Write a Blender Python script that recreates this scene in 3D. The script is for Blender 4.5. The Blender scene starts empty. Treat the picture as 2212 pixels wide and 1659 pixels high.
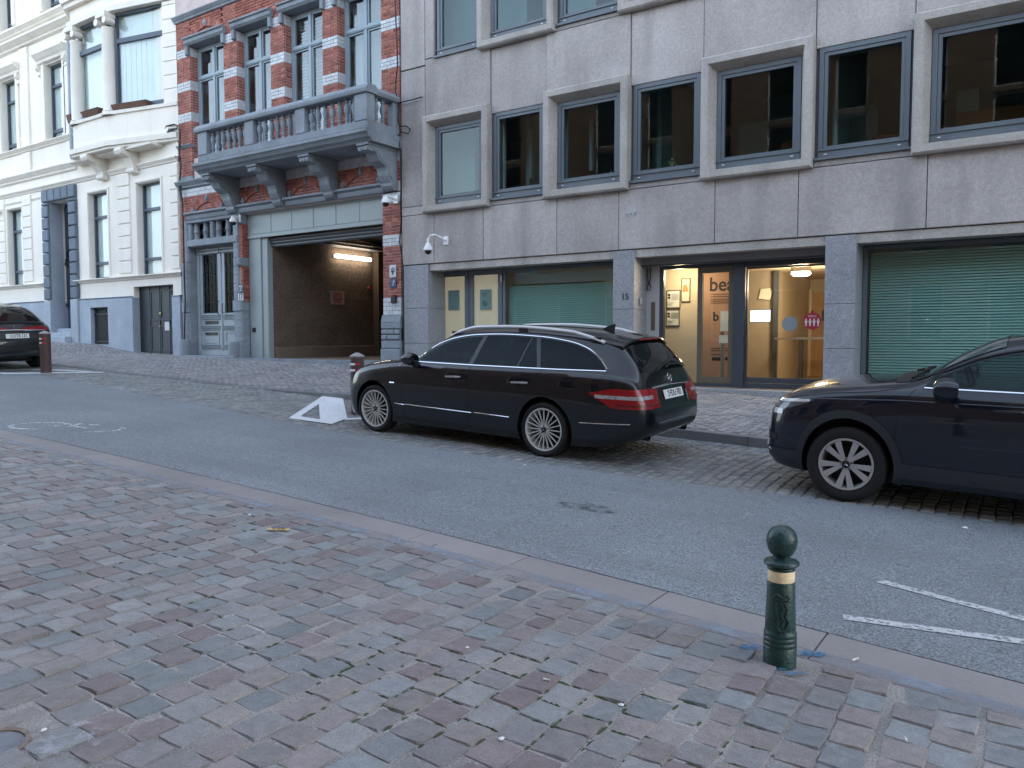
import bpy, bmesh, math, random
import numpy as np
from mathutils import Vector, Matrix, Euler
from mathutils.bvhtree import BVHTree
R = math.radians
sc = bpy.context.scene
C = sc.collection
random.seed(7); np.random.seed(7)

# ------------------------------------------------------------------ camera
CAMZ, YAW, PITCH = 1.63, 34.3, 3.2
cam = bpy.data.cameras.new('camera'); camo = bpy.data.objects.new('camera', cam); C.objects.link(camo)
cam.sensor_width = 36.0; cam.lens = 36.0*1700/2212; cam.clip_start = .05; cam.clip_end = 2000
camo.location = (0, 0, CAMZ); camo.rotation_euler = (R(90-PITCH), 0, R(YAW))
sc.camera = camo

# ------------------------------------------------------------------ sky, sun, exposure
SUN_AZ, SUN_EL = 28.0, 21.0        # azimuth from +y towards +x (behind the far row of houses), elevation
w = bpy.data.worlds.new('World'); sc.world = w; w.use_nodes = True
wn = w.node_tree.nodes; wl = w.node_tree.links
bg = wn['Background']; sky = wn.new('ShaderNodeTexSky'); sky.sky_type = 'NISHITA'; sky.sun_disc = False
sky.sun_elevation = R(SUN_EL); sky.sun_rotation = R(SUN_AZ); sky.air_density = 1.0; sky.dust_density = 2.5; sky.ozone_density = 1.0
hs = wn.new('ShaderNodeHueSaturation'); hs.inputs['Saturation'].default_value = .66      # thin high haze pales the blue
wl.new(sky.outputs[0], hs.inputs['Color']); wl.new(hs.outputs[0], bg.inputs[0]); bg.inputs[1].default_value = .15
sl = bpy.data.lights.new('sun', 'SUN'); slo = bpy.data.objects.new('sun', sl); C.objects.link(slo)
sl.energy = 2.0; sl.angle = R(.6); sl.color = (1, .93, .82)
sd = Vector((math.sin(R(SUN_AZ))*math.cos(R(SUN_EL)), math.cos(R(SUN_AZ))*math.cos(R(SUN_EL)), math.sin(R(SUN_EL))))
slo.rotation_euler = sd.to_track_quat('Z', 'Y').to_euler(); slo.location = sd*60
vs = sc.view_settings; vs.view_transform = 'Standard'; vs.look = 'None'; vs.gamma = 1; vs.use_curve_mapping = False
vs.exposure = 2.65
sc.cycles.use_denoising = True
sc.cycles.max_bounces = 8; sc.cycles.diffuse_bounces = 4; sc.cycles.glossy_bounces = 5; sc.cycles.transparent_max_bounces = 12
sc.cycles.caustics_reflective = False; sc.cycles.caustics_refractive = False; sc.cycles.sample_clamp_indirect = 6

# ------------------------------------------------------------------ helpers: objects
def tag(o, label=None, cat=None, group=None, kind=None):
    if label: o['label'] = label
    if cat: o['category'] = cat
    if group: o['group'] = group
    if kind: o['kind'] = kind
    return o
def empty(name, loc=(0, 0, 0), label=None, cat=None, group=None):
    o = bpy.data.objects.new(name, None); C.objects.link(o); o.location = loc; o.empty_display_size = .2
    return tag(o, label, cat, group)
def place(o, parent):
    o.parent = parent
    if parent is not None and parent.get('_w', 1) and parent.location.length > 0 and not parent.get('local'):
        o.matrix_parent_inverse = Matrix.Translation(-parent_loc(parent))
def parent_loc(p):
    l = Vector(p.location)
    return l
class MB:
    """collects shapes of one mesh"""
    def __init__(s): s.v = []; s.f = []
    def add(s, vs, fs):
        n = len(s.v); s.v += [tuple(v) for v in vs]; s.f += [tuple(i+n for i in f) for f in fs]; return s
    def box(s, x0, x1, y0, y1, z0, z1):
        return s.add([(x0,y0,z0),(x1,y0,z0),(x1,y1,z0),(x0,y1,z0),(x0,y0,z1),(x1,y0,z1),(x1,y1,z1),(x0,y1,z1)],
                     [(3,2,1,0),(4,5,6,7),(0,1,5,4),(1,2,6,5),(2,3,7,6),(3,0,4,7)])
    def cbox(s, x0, x1, y0, y1, z0, z1, c=.01):
        """box whose face towards -y has chamfered edges"""
        c = min(c, (x1-x0)*.45, (z1-z0)*.45)
        return s.add([(x0,y1,z0),(x1,y1,z0),(x1,y1,z1),(x0,y1,z1),(x0,y0+c,z0),(x1,y0+c,z0),(x1,y0+c,z1),(x0,y0+c,z1),
                      (x0+c,y0,z0+c),(x1-c,y0,z0+c),(x1-c,y0,z1-c),(x0+c,y0,z1-c)],
                     [(0,1,2,3)[::1],(4,5,9,8),(5,6,10,9),(6,7,11,10),(7,4,8,11),(8,9,10,11),(0,4,7,3)[::-1][::1],(1,5,4,0)[::-1][::-1],(2,6,5,1),(3,7,6,2)])
    def prism(s, poly, axis, a, b):
        """poly of 2-d points extruded along axis 'x','y' or 'z' from a to b"""
        n = len(poly)
        def p(q, t):
            return {'x': (t, q[0], q[1]), 'y': (q[0], t, q[1]), 'z': (q[0], q[1], t)}[axis]
        vs_ = [p(q, a) for q in poly]+[p(q, b) for q in poly]
        fs = [(i, (i+1) % n, n+(i+1) % n, n+i) for i in range(n)]+[tuple(range(n))[::-1], tuple(range(n, 2*n))]
        return s.add(vs_, fs)
    def lathe(s, prof, c=(0, 0, 0), n=16, axis='z', caps=True):
        """prof = [(r, h)...] turned round an axis through c"""
        vs_ = []
        for r, h in prof:
            for k in range(n):
                a = 2*math.pi*k/n; u, v_ = r*math.cos(a), r*math.sin(a)
                vs_.append((c[0]+u, c[1]+v_, c[2]+h) if axis == 'z' else ((c[0]+u, c[1]+h, c[2]+v_) if axis == 'y' else (c[0]+h, c[1]+u, c[2]+v_)))
        fs = []
        for i in range(len(prof)-1):
            for k in range(n):
                fs.append((i*n+k, i*n+(k+1) % n, (i+1)*n+(k+1) % n, (i+1)*n+k))
        if caps: fs.append(tuple(range(n))[::-1]); m = (len(prof)-1)*n; fs.append(tuple(range(m, m+n)))
        return s.add(vs_, fs)
    def tube(s, pts, r, n=8, closed=False):
        pts = [Vector(p) for p in pts]; L = len(pts); vs_ = []
        for i, p in enumerate(pts):
            if closed: t = pts[(i+1) % L]-pts[i-1]
            else: t = pts[min(i+1, L-1)]-pts[max(i-1, 0)]
            t.normalize(); a = Vector((0, 0, 1)) if abs(t.z) < .9 else Vector((1, 0, 0))
            u = t.cross(a).normalized(); v_ = t.cross(u).normalized()
            rr = r[i] if isinstance(r, (list, tuple)) else r
            for k in range(n):
                an = 2*math.pi*k/n; vs_.append(p+u*rr*math.cos(an)+v_*rr*math.sin(an))
        fs = []
        for i in range(L if closed else L-1):
            for k in range(n):
                j = (i+1) % L; fs.append((i*n+k, i*n+(k+1) % n, j*n+(k+1) % n, j*n+k))
        if not closed: fs += [tuple(range(n))[::-1], tuple(range((L-1)*n, L*n))]
        return s.add(vs_, fs)
    def mesh(s, name, m=None, smooth=False):
        me = bpy.data.meshes.new(name); me.from_pydata(s.v, [], s.f)
        bm = bmesh.new(); bm.from_mesh(me); bmesh.ops.recalc_face_normals(bm, faces=bm.faces); bm.to_mesh(me); bm.free()
        if m: me.materials.append(m)
        if smooth:
            me.polygons.foreach_set('use_smooth', [True]*len(me.polygons))
            try: me.set_sharp_from_angle(angle=R(smooth if smooth is not True else 40))
            except Exception: pass
        return me
    def build(s, name, m, parent=None, smooth=False):
        return link(name, s.mesh(name, m, smooth), parent)
def link(name, me, parent=None):
    o = bpy.data.objects.new(name, me); C.objects.link(o)
    if parent is not None: place(o, parent)
    return o
def piece(name, m, parent, *boxes, smooth=False, c=0):
    b = MB()
    for q in boxes: (b.cbox(*q, c) if c else b.box(*q))
    return b.build(name, m, parent, smooth)
def put(name, me, parent, loc, scale=(1, 1, 1), rot=(0, 0, 0)):
    """one more copy of a shared mesh, at a world position, under a parent at the origin or a located Empty"""
    o = bpy.data.objects.new(name, me); C.objects.link(o); o.location = loc; o.scale = scale; o.rotation_euler = rot
    if parent is not None: place(o, parent)
    return o
def text(name, body, size, m, parent, loc, rot=(R(90), 0, 0), extrude=.002, align='CENTER', world=True, sx=1.0, bold=0):
    cu = bpy.data.curves.new(name, 'FONT'); cu.body = body; cu.size = size; cu.extrude = extrude; cu.align_x = align; cu.align_y = 'CENTER'
    cu.offset = bold; cu.resolution_u = 4
    t = bpy.data.objects.new(name, cu); C.objects.link(t); dg = bpy.context.evaluated_depsgraph_get()
    me = bpy.data.meshes.new_from_object(t.evaluated_get(dg)); bpy.data.objects.remove(t); bpy.data.curves.remove(cu)
    me.name = name; me.materials.clear(); me.materials.append(m)
    o = bpy.data.objects.new(name, me); C.objects.link(o)
    o.location = loc; o.rotation_euler = rot; o.scale = (sx, 1, 1)
    if parent is not None:
        if world: place(o, parent)
        else: o.parent = parent
    return o

# ------------------------------------------------------------------ helpers: materials
MATS = {}
def mat(name, col, rough=.7, metal=0., var=.12, vs_=1.2, speck=0., ss=150., bump=0., bs=60., rnd=0., cols=None, stain=0., stain_col=(.1, .1, .1),
        smul=(2.2, 2.2, .28), spec=.4, coat=0., emit=None, es=1., island=True, fine=0.):
    """principled material with procedural mottling, speckle, per-piece tint, streaks and bump (world-space coordinates)"""
    m = bpy.data.materials.new(name); m.use_nodes = True; nt = m.node_tree; N = nt.nodes; L = nt.links; b = N['Principled BSDF']
    b.inputs['Roughness'].default_value = rough; b.inputs['Metallic'].default_value = metal
    b.inputs['Specular IOR Level'].default_value = spec; b.inputs['Coat Weight'].default_value = coat; b.inputs['Coat Roughness'].default_value = .03
    if emit: b.inputs['Emission Color'].default_value = (*emit, 1); b.inputs['Emission Strength'].default_value = es
    geo = N.new('ShaderNodeNewGeometry'); P = geo.outputs['Position']
    def noise(scale, detail=3, dim=None, mul=None):
        n = N.new('ShaderNodeTexNoise'); n.inputs['Scale'].default_value = scale; n.inputs['Detail'].default_value = detail
        src = P
        if mul:
            vm = N.new('ShaderNodeVectorMath'); vm.operation = 'MULTIPLY'; L.new(P, vm.inputs[0]); vm.inputs[1].default_value = mul; src = vm.outputs[0]
        L.new(src, n.inputs['Vector']); return n.outputs['Fac']
    def math_(op, a, b_, c=None):
        n = N.new('ShaderNodeMath'); n.operation = op
        for i, q in enumerate((a, b_, c)):
            if q is None: continue
            if isinstance(q, (int, float)): n.inputs[i].default_value = q
            else: L.new(q, n.inputs[i])
        return n.outputs[0]
    def ramp(fac, lo, hi, a, b_):
        n = N.new('ShaderNodeMapRange'); n.inputs[1].default_value = lo; n.inputs[2].default_value = hi; n.inputs[3].default_value = a; n.inputs[4].default_value = b_
        L.new(fac, n.inputs[0]); return n.outputs[0]
    rv = None
    if rnd or cols:
        oi = N.new('ShaderNodeObjectInfo')
        rv = math_('FRACT', math_('ADD', math_('MULTIPLY', oi.outputs['Random'], 1.0), geo.outputs['Random Per Island'] if island else 0.0), 0)
    if cols:
        cr = N.new('ShaderNodeValToRGB'); cr.color_ramp.interpolation = 'CONSTANT' if len(cols) > 2 else 'LINEAR'
        e = cr.color_ramp.elements
        while len(e) < len(cols): e.new(.5)
        for i, q in enumerate(cols): e[i].position = i/len(cols) if len(cols) > 2 else i; e[i].color = (*q, 1)
        L.new(rv, cr.inputs[0]); base = cr.outputs[0]
    else:
        rgb = N.new('ShaderNodeRGB'); rgb.outputs[0].default_value = (*col, 1); base = rgb.outputs[0]
    f = None
    def times(f, g): return g if f is None else math_('MULTIPLY', f, g)
    if var: f = times(f, ramp(noise(vs_, 5), .25, .75, 1-var, 1+var))
    if fine: f = times(f, ramp(noise(18, 4), .3, .7, 1-fine, 1+fine))
    if speck: f = times(f, ramp(noise(ss, 2), .3, .7, 1-speck, 1+speck))
    if rnd:
        r2 = math_('FRACT', math_('MULTIPLY', rv, 7.31), 0); f = times(f, ramp(r2, 0, 1, 1-rnd, 1+rnd))
    if f is not None:
        sc_ = N.new('ShaderNodeVectorMath'); sc_.operation = 'SCALE'; L.new(base, sc_.inputs[0]); L.new(f, sc_.inputs['Scale']); base = sc_.outputs[0]
    if stain:
        st = math_('MULTIPLY', ramp(noise(1.0, 5, mul=smul), .48, .75, 0, stain), ramp(noise(.6, 3), .35, .65, .3, 1))
        mx = N.new('ShaderNodeMixRGB'); L.new(st, mx.inputs[0]); L.new(base, mx.inputs[1]); mx.inputs[2].default_value = (*stain_col, 1); base = mx.outputs[0]
    L.new(base, b.inputs['Base Color'])
    if bump:
        bn = N.new('ShaderNodeBump'); bn.inputs['Strength'].default_value = bump; bn.inputs['Distance'].default_value = .01
        L.new(noise(bs, 4), bn.inputs['Height']); L.new(bn.outputs[0], b.inputs['Normal'])
    MATS[name] = m; return m
def glass(name, tint=(.5, .6, .6), f0=.04, rough=0.0, refl=(1, 1, 1)):
    """clear pane: tinted see-through mixed with a mirror reflection by Schlick's law, the same from both sides"""
    m = bpy.data.materials.new(name); m.use_nodes = True; nt = m.node_tree; N = nt.nodes; L = nt.links
    for n in list(N):
        if n.type != 'OUTPUT_MATERIAL': N.remove(n)
    t = N.new('ShaderNodeBsdfTransparent'); t.inputs[0].default_value = (*[c**.5 for c in tint], 1)
    g = N.new('ShaderNodeBsdfGlossy'); g.inputs['Roughness'].default_value = rough; g.inputs[0].default_value = (*refl, 1)
    geo = N.new('ShaderNodeNewGeometry'); dt = N.new('ShaderNodeVectorMath'); dt.operation = 'DOT_PRODUCT'; L.new(geo.outputs['Normal'], dt.inputs[0]); L.new(geo.outputs['Incoming'], dt.inputs[1])
    def mth(op, a, b_):
        n = N.new('ShaderNodeMath'); n.operation = op
        for i, q in enumerate((a, b_)):
            if isinstance(q, (int, float)): n.inputs[i].default_value = q
            else: L.new(q, n.inputs[i])
        return n.outputs[0]
    p5 = mth('POWER', mth('SUBTRACT', 1.0, mth('ABSOLUTE', dt.outputs['Value'], 0)), 5.0); fac = mth('ADD', mth('MULTIPLY', p5, 1-f0), f0)
    mx = N.new('ShaderNodeMixShader'); L.new(fac, mx.inputs[0]); L.new(t.outputs[0], mx.inputs[1]); L.new(g.outputs[0], mx.inputs[2])
    L.new(mx.outputs[0], [n for n in N if n.type == 'OUTPUT_MATERIAL'][0].inputs[0]); MATS[name] = m; return m
# ================================================================== ground, road, pavements
SL = .04
def cl(y): return .09*min(1., max(0., (y-8.0)/2.4))
def G(x, y): return -SL*x+cl(y)                      # near pavement, road, parking lane
FX = [-60, -36, -30, -26.5, -24.3, -21.8, -18.6, -13, -5.4, -3.2, 0, 8, 30]
FZ = [3.1, 1.95, 1.66, 1.47, 1.24, 1.17, 1.12, 1.06, .69, .57, .44, .12, -.76]
def zfac(x): return float(np.interp(x, FX, FZ))      # pavement height along the house fronts
def ktop(x): return -SL*x+float(np.interp(x, [-13.2, -10.8, -9.5], [.105, .19, .215]))
KY0, KY1, FY = 10.4, 10.56, 14.2
def PZ(x, y): t = min(1., max(0., (y-KY1)/(FY-KY1))); return ktop(x)*(1-t)+zfac(x)*t
NEAR = [(-60, 4.75), (-14, 4.74), (-11.36, 4.72), (-9.6, 4.74), (-7.6, 4.71), (-5.15, 4.66), (-3.58, 4.60), (-2.38, 4.54), (-1.3, 4.47), (-.69, 4.43), (-.05, 4.39), (3, 4.2), (12, 3.9), (60, 3.9)]
FAR = [(-60, 9.6), (-24, 9.2), (-19.3, 8.93), (-17.4, 8.75), (-12.75, 8.30), (-9.8, 7.95), (-7.75, 7.69), (-6.24, 7.64), (-4.62, 7.66), (-3.04, 7.85), (-2.11, 7.96), (-.9, 8.08), (-.1, 8.1), (3, 8.1), (60, 8.1)]
ynear = lambda x: float(np.interp(x, [p[0] for p in NEAR], [p[1] for p in NEAR]))
yfar = lambda x: float(np.interp(x, [p[0] for p in FAR], [p[1] for p in FAR]))

m_soil = mat('m_ground', (.12, .12, .12), .95)
m_asph = mat('m_asphalt', (.20, .218, .232), .85, var=.13, vs_=.7, speck=.5, ss=75, bump=.55, bs=85, fine=.1, stain=.5, stain_col=(.145, .155, .165), smul=(.22, 1.9, 1), spec=.3)
m_bed = mat('m_bed', (.265, .25, .235), .95, var=.45, vs_=1.3, speck=.35, ss=120, bump=.5, bs=90)
m_stone = mat('m_paving_stone', (.3, .3, .32), .72, var=.1, vs_=2, speck=.2, ss=170, bump=.75, bs=38, rnd=.15, fine=.12,
              cols=[(.222, .208, .208), (.205, .215, .22), (.218, .192, .188), (.222, .217, .216), (.228, .205, .196), (.195, .21, .216), (.232, .212, .198), (.208, .217, .219), (.205, .17, .168), (.236, .232, .23)])
m_cob = mat('m_cobble', (.2, .2, .2), .7, var=.15, vs_=1.2, speck=.2, ss=160, bump=.4, bs=40, rnd=.2, fine=.12,
            cols=[(.20, .215, .21), (.225, .22, .215), (.19, .205, .215), (.215, .215, .20), (.24, .23, .225)])
m_cobbed = mat('m_lane_bed', (.15, .15, .14), .95, var=.3, vs_=3)
m_pav = mat('m_far_paving', (.3, .3, .3), .75, var=.12, vs_=1.0, speck=.15, ss=160, bump=.3, bs=40, rnd=.17, fine=.1,
            cols=[(.27, .26, .265), (.29, .27, .265), (.25, .25, .26), (.30, .285, .28), (.265, .265, .27)])
m_pavbed = mat('m_far_bed', (.15, .145, .14), .95, var=.25, vs_=3)
m_kerb = mat('m_kerbstone', (.17, .175, .18), .75, var=.2, vs_=2, speck=.2, ss=120, bump=.3, rnd=.12)
m_slab = mat('m_gutter_slab', (.255, .235, .23), .8, var=.14, vs_=1.5, speck=.14, ss=140, bump=.25, bs=80, rnd=.07)
def marking_mat(name, col, lo, hi, scale, under, alpha_scale=40):
    """road paint worn away where the noise is low: shows the surface colour beneath"""
    m = mat(name, col, .75, var=.08, vs_=3, speck=.1, ss=90, bump=.3, bs=70); nt = m.node_tree; N = nt.nodes; L = nt.links
    b = N['Principled BSDF']; src = b.inputs['Base Color'].links[0].from_socket
    geo = N.new('ShaderNodeNewGeometry'); n = N.new('ShaderNodeTexNoise'); n.inputs['Scale'].default_value = scale; n.inputs['Detail'].default_value = 8; n.inputs['Roughness'].default_value = .7
    L.new(geo.outputs['Position'], n.inputs['Vector'])
    mr = N.new('ShaderNodeMapRange'); mr.inputs[1].default_value = lo; mr.inputs[2].default_value = hi; L.new(n.outputs['Fac'], mr.inputs[0])
    t = N.new('ShaderNodeBsdfTransparent'); mx = N.new('ShaderNodeMixShader'); L.new(mr.outputs[0], mx.inputs[0]); L.new(t.outputs[0], mx.inputs[1]); L.new(b.outputs[0], mx.inputs[2])
    L.new(mx.outputs[0], N['Material Output'].inputs[0]); return m
m_paint = marking_mat('m_road_paint', (.52, .53, .54), .36, .50, 26, None)
m_paintw = marking_mat('m_lane_paint', (.66, .67, .69), .28, .40, 14, None)
m_paintold = marking_mat('m_worn_paint', (.58, .60, .62), .42, .56, 11, None)
m_blue = marking_mat('m_blue_line', (.27, .315, .375), .38, .75, 3, None)
m_blueb = marking_mat('m_blue_spray', (.06, .17, .29), .40, .58, 24, None)

def sheet(name, m, x0, x1, nx, ya, yb, ny, zf, dz=0, parent=None):
    xs = np.linspace(x0, x1, nx+1); b = MB(); vs_ = []
    for x in xs:
        a, e = (ya(x) if callable(ya) else ya), (yb(x) if callable(yb) else yb)
        for j in range(ny+1):
            y = a+(e-a)*j/ny; vs_.append((x, y, zf(x, y)+dz))
    fs = [(i*(ny+1)+j, (i+1)*(ny+1)+j, (i+1)*(ny+1)+j+1, i*(ny+1)+j+1) for i in range(nx) for j in range(ny)]
    b.add(vs_, fs); return b.build(name, m, parent)
g = MB(); g.add([(-600, -600, 24-.4), (600, -600, -24-.4), (600, 600, -24-.4), (-600, 600, 24-.4)], [(0, 1, 2, 3)]); tag(g.build('ground', m_soil), kind='structure')
road = tag(sheet('road', m_asph, -60, 60, 240, ynear, yfar, 8, G), kind='structure')

# ---- one sett: irregular outline, rounded shoulder, slightly uneven top
def sett_mesh(name, m, sx, sy, h, seed, jit=.10, n=3, dome=.006, sh=.14):
    rr = random.Random(seed); pts = []
    corner = [(-1, -1), (1, -1), (1, 1), (-1, 1)]
    for k in range(4):
        a, b_ = corner[k], corner[(k+1) % 4]
        for t in ([.045, .5, .955] if n == 3 else [.05, .95]):
            x = a[0]+(b_[0]-a[0])*t; y = a[1]+(b_[1]-a[1])*t
            q = 1+rr.uniform(-jit, jit*.35)
            pts.append((x*q*sx/2, y*(1+rr.uniform(-jit, jit*.35))*sy/2))
    k = len(pts); v = []; tl = (rr.uniform(-.014, .014), rr.uniform(-.014, .014))
    v += [(x, y, -h) for x, y in pts]
    v += [(x, y, -.010+rr.uniform(-.003, .002)) for x, y in pts]
    v += [(x*(1-sh), y*(1-sh), x*tl[0]+y*tl[1]+rr.uniform(-.001, .0012)) for x, y in pts]
    v.append((0, 0, dome*rr.uniform(.2, 1)))
    f = []
    for i in range(k):
        j = (i+1) % k
        f += [(i, j, k+j, k+i), (k+i, k+j, 2*k+j, 2*k+i), (2*k+i, 2*k+j, 3*k)]
    b = MB(); b.add(v, f); me = b.mesh(name, m)
    me.polygons.foreach_set('use_smooth', [False]*len(me.polygons))
    return me
def setts(root, name, m, cells, variants, sx, sy, zf, first, slope=SL, lift=.0, rz=.05):
    """cells = [(x, y, wx, wy)] sorted so that the largest in view come first; `first` of them are objects, the rest one mesh"""
    tilt = Euler((0, math.atan(slope), 0))
    allv = []; allf = []; nb = 0; rr = random.Random(3)
    data = [(np.array([v.co[:] for v in me.vertices]), [tuple(p.vertices) for p in me.polygons]) for me in variants]
    for i, (x, y, wx, wy) in enumerate(cells):
        k = rr.randrange(len(variants)); z = zf(x, y)+lift+rr.uniform(-.004, .005); a = rr.uniform(-rz, rz)+(math.pi if rr.random() < .5 else 0)
        tx, ty = rr.uniform(-.014, .014), rr.uniform(-.014, .014)
        if i < first:
            o = put(name, variants[k], root, (x, y, z), (wx/sx, wy/sy, 1), (tx, math.atan(slope)+ty, a))
        else:
            V, F = data[k]; ca, sa = math.cos(a), math.sin(a); vx, vy = V[:, 0]*wx/sx, V[:, 1]*wy/sy
            X = vx*ca-vy*sa; Y = vx*sa+vy*ca; Zz = V[:, 2]-slope*X+ty*X+tx*Y
            allv.append(np.stack([X+x, Y+y, Zz+z], 1)); allf += [tuple(q+nb for q in f) for f in F]; nb += len(V)
    if allv:
        me = bpy.data.meshes.new(name+'_field'); me.from_pydata(np.concatenate(allv).tolist(), [], allf); me.materials.append(m)
        o = link(name+'_field', me, root); o['kind'] = 'stuff'
_f = Vector((-math.sin(R(YAW))*math.cos(R(PITCH)), math.cos(R(YAW))*math.cos(R(PITCH)), -math.sin(R(PITCH))))
_r = Vector((math.cos(R(YAW)), math.sin(R(YAW)), 0)); _u = _r.cross(_f)
def inview(x, y, z, margin=40):
    q = Vector((x, y, z-CAMZ)); d = q.dot(_f)
    if d < .3: return None
    u, v = 1106+1700*q.dot(_r)/d, 829.5-1700*q.dot(_u)/d
    return d if -margin < u < 2212+margin and -margin < v < 1659+margin else None

# ---- near pavement: setts in rows running away from the kerb
nearp = tag(sheet('near_pavement', m_bed, -30, 12, 84, -3.6, lambda x: ynear(x)-.42, 10, G, -.0055), kind='structure')
rows = []; x = -30.; rr = random.Random(11)
while x < 12:
    wx = rr.uniform(.152, .182); off = rr.uniform(0, .16); y = -1.2+off if x > -8 else .8+off
    drift = rr.uniform(-.006, .006)
    while True:
        wy = rr.uniform(.158, .205)
        yc = y+wy/2; xx = x+wx/2+.035*math.sin(yc*1.1+x*.13)+drift*yc
        lim = ynear(xx)-.43
        if y+wy > lim:
            if lim-y > .05: rows.append((xx, (y+lim)/2, wx-.008, lim-y-.008))
            break
        rows.append((xx, yc, wx-rr.uniform(.004, .010), wy-rr.uniform(.003, .010))); y += wy
    x += wx
BX, BY = -1.05, 3.88
rows = [c for c in rows if not (abs(c[0]-BX) < .12 and abs(c[1]-BY) < .13)]
MHX, MHY = -3.20, 1.27
rows = [c for c in rows if (c[0]-MHX)**2+(c[1]-MHY)**2 > .16**2]
vis = []; hid = []
for c in rows:
    d = inview(c[0], c[1], G(c[0], c[1]))
    (vis if d else hid).append((d or 0, c))
vis.sort(key=lambda q: q[0])
var_n = [sett_mesh('paving_stone', m_stone, .14, .16, .08, 40+i, jit=.06, dome=.0012, sh=.055) for i in range(14)]
setts(nearp, 'paving_stone', m_stone, [c for d, c in vis]+[c for d, c in hid if c[1] > .3 and c[0] > -16], var_n, .14, .16, G, 300)

# ---- gutter of long slabs between setts and asphalt, with a faded blue line
gut = tag(sheet('gutter_bed', m_bed, -30, 12, 84, lambda x: ynear(x)-.44, lambda x: ynear(x)-.001, 2, G, -.016), kind='structure')
xs = []; x = -30.; rr = random.Random(5)
while x < 10: xs.append(x); x += rr.uniform(.92, 1.08)
for a, b_ in zip(xs, xs[1:]):
    for (o0, o1, nm) in ((-.005, -.30, 'gutter_slab'), (-.306, -.43, 'gutter_slab')):
        q = MB(); e = .004; ya0, yb0, ya1, yb1 = ynear(a)+o1, ynear(a)+o0, ynear(b_)+o1, ynear(b_)+o0
        v = []
        for dz, ins in ((-.05, 0), (-.004, 0), (0, .005)):
            v += [(a+e+ins, ya0+ins, G(a, ya0)+dz), (b_-e-ins, ya1+ins, G(b_, ya1)+dz), (b_-e-ins, yb1-ins, G(b_, yb1)+dz), (a+e+ins, yb0-ins, G(a, yb0)+dz)]
        f = [(8, 9, 10, 11)]+[(l*4+i, l*4+(i+1) % 4, l*4+4+(i+1) % 4, l*4+4+i) for l in (0, 1) for i in range(4)]
        q.add(v, f).build(nm, m_slab, gut)
bl = tag(sheet('blue_line_marking', m_blue, -24, 6, 60, lambda x: ynear(x)-.425, lambda x: ynear(x)-.31, 1, G, .004), kind='structure')

# ---- parking lane of setts
lane = tag(sheet('parking_lane', m_cobbed, -40, 14, 108, yfar, KY0, 4, G, -.010), kind='structure')
cells = []; x = -40.; rr = random.Random(21)
while x < 8:
    wx = rr.uniform(.115, .14); y = yfar(x)+.02+rr.uniform(0, .04)
    while y < KY0-.06:
        wy = rr.uniform(.13, .18); wy = min(wy, KY0-.01-y)
        cells.append((x+wx/2+.03*math.sin(y*2+x*.2), y+wy/2, wx-.007, wy-.008)); y += wy
    x += wx
def by_view(cells, zf):
    q = [(inview(c[0], c[1], zf(c[0], c[1])), c) for c in cells]; v = sorted([(d, c) for d, c in q if d], key=lambda t: t[0]); return [c for d, c in v], [c for d, c in q if not d]
def shown(c):   # not under the parked cars
    return not (-9.2 < c[0] < -3.6 and 7.9 < c[1] < 9.9) and not (-2.6 < c[0] < 3 and 8.0 < c[1] < 10.0)
v_, h_ = by_view(cells, G); v_ = [c for c in v_ if shown(c)]+[c for c in v_ if not shown(c)]
var_c = [sett_mesh('sett', m_cob, .12, .15, .06, 80+i, jit=.10, n=2, dome=.007, sh=.2) for i in range(8)]
setts(lane, 'sett', m_cob, v_+[c for c in h_ if c[0] > -26], var_c, .12, .15, G, 300, lift=-.003)

# ---- kerb stones and far pavement
kerb = tag(sheet('far_kerb', m_cobbed, -40, 14, 54, KY0+.02, KY1-.02, 1, lambda x, y: G(x, KY0), -.05), kind='structure')
x = -40.; rr = random.Random(9)
while x < 12:
    L_ = rr.uniform(.9, 1.1); a, b_ = x+.004, x+L_-.004; q = MB(); v = []; e = .012
    for t, ins in ((None, 0), (e, 0), (0, e)):
        for xx, yy, sx_ in ((a, KY0+ins, 1), (b_, KY0+ins, -1), (b_, KY1, -1), (a, KY1, 1)):
            z = (G(xx, KY0)-.06) if t is None else ktop(xx)-t
            v.append((xx+sx_*ins*.4, yy, z))
    q.add(v, [(8, 9, 10, 11)]+[(l*4+i, l*4+(i+1) % 4, l*4+4+(i+1) % 4, l*4+4+i) for l in (0, 1) for i in range(4)]).build('kerb_stone', m_kerb, kerb); x += L_
farp = tag(sheet('far_pavement', m_pavbed, -60, 30, 180, KY1, FY+.9, 6, PZ, -.012), kind='structure')
cells = []; x = -38.; rr = random.Random(31); row = 0
while x < 6:
    wx = rr.uniform(.11, .13); y = KY1+.01+(0 if row % 2 else .08)+rr.uniform(0, .03); row += 1
    ymax = 14.17 if not (-18.2 < x < -13.5) else 13.78
    while y < ymax-.05:
        wy = min(rr.uniform(.15, .19), ymax-y); cells.append((x+wx/2, y+wy/2, wx-.008, wy-.009)); y += wy
    x += wx
v_, h_ = by_view(cells, PZ)
var_p = [sett_mesh('pavement_sett', m_pav, .12, .17, .05, 120+i, jit=.05, n=2, dome=.002, sh=.09) for i in range(8)]
setts(farp, 'pavement_sett', m_pav, v_, var_p, .12, .17, PZ, 300, lift=-.002, rz=.02, slope=.045)

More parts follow.
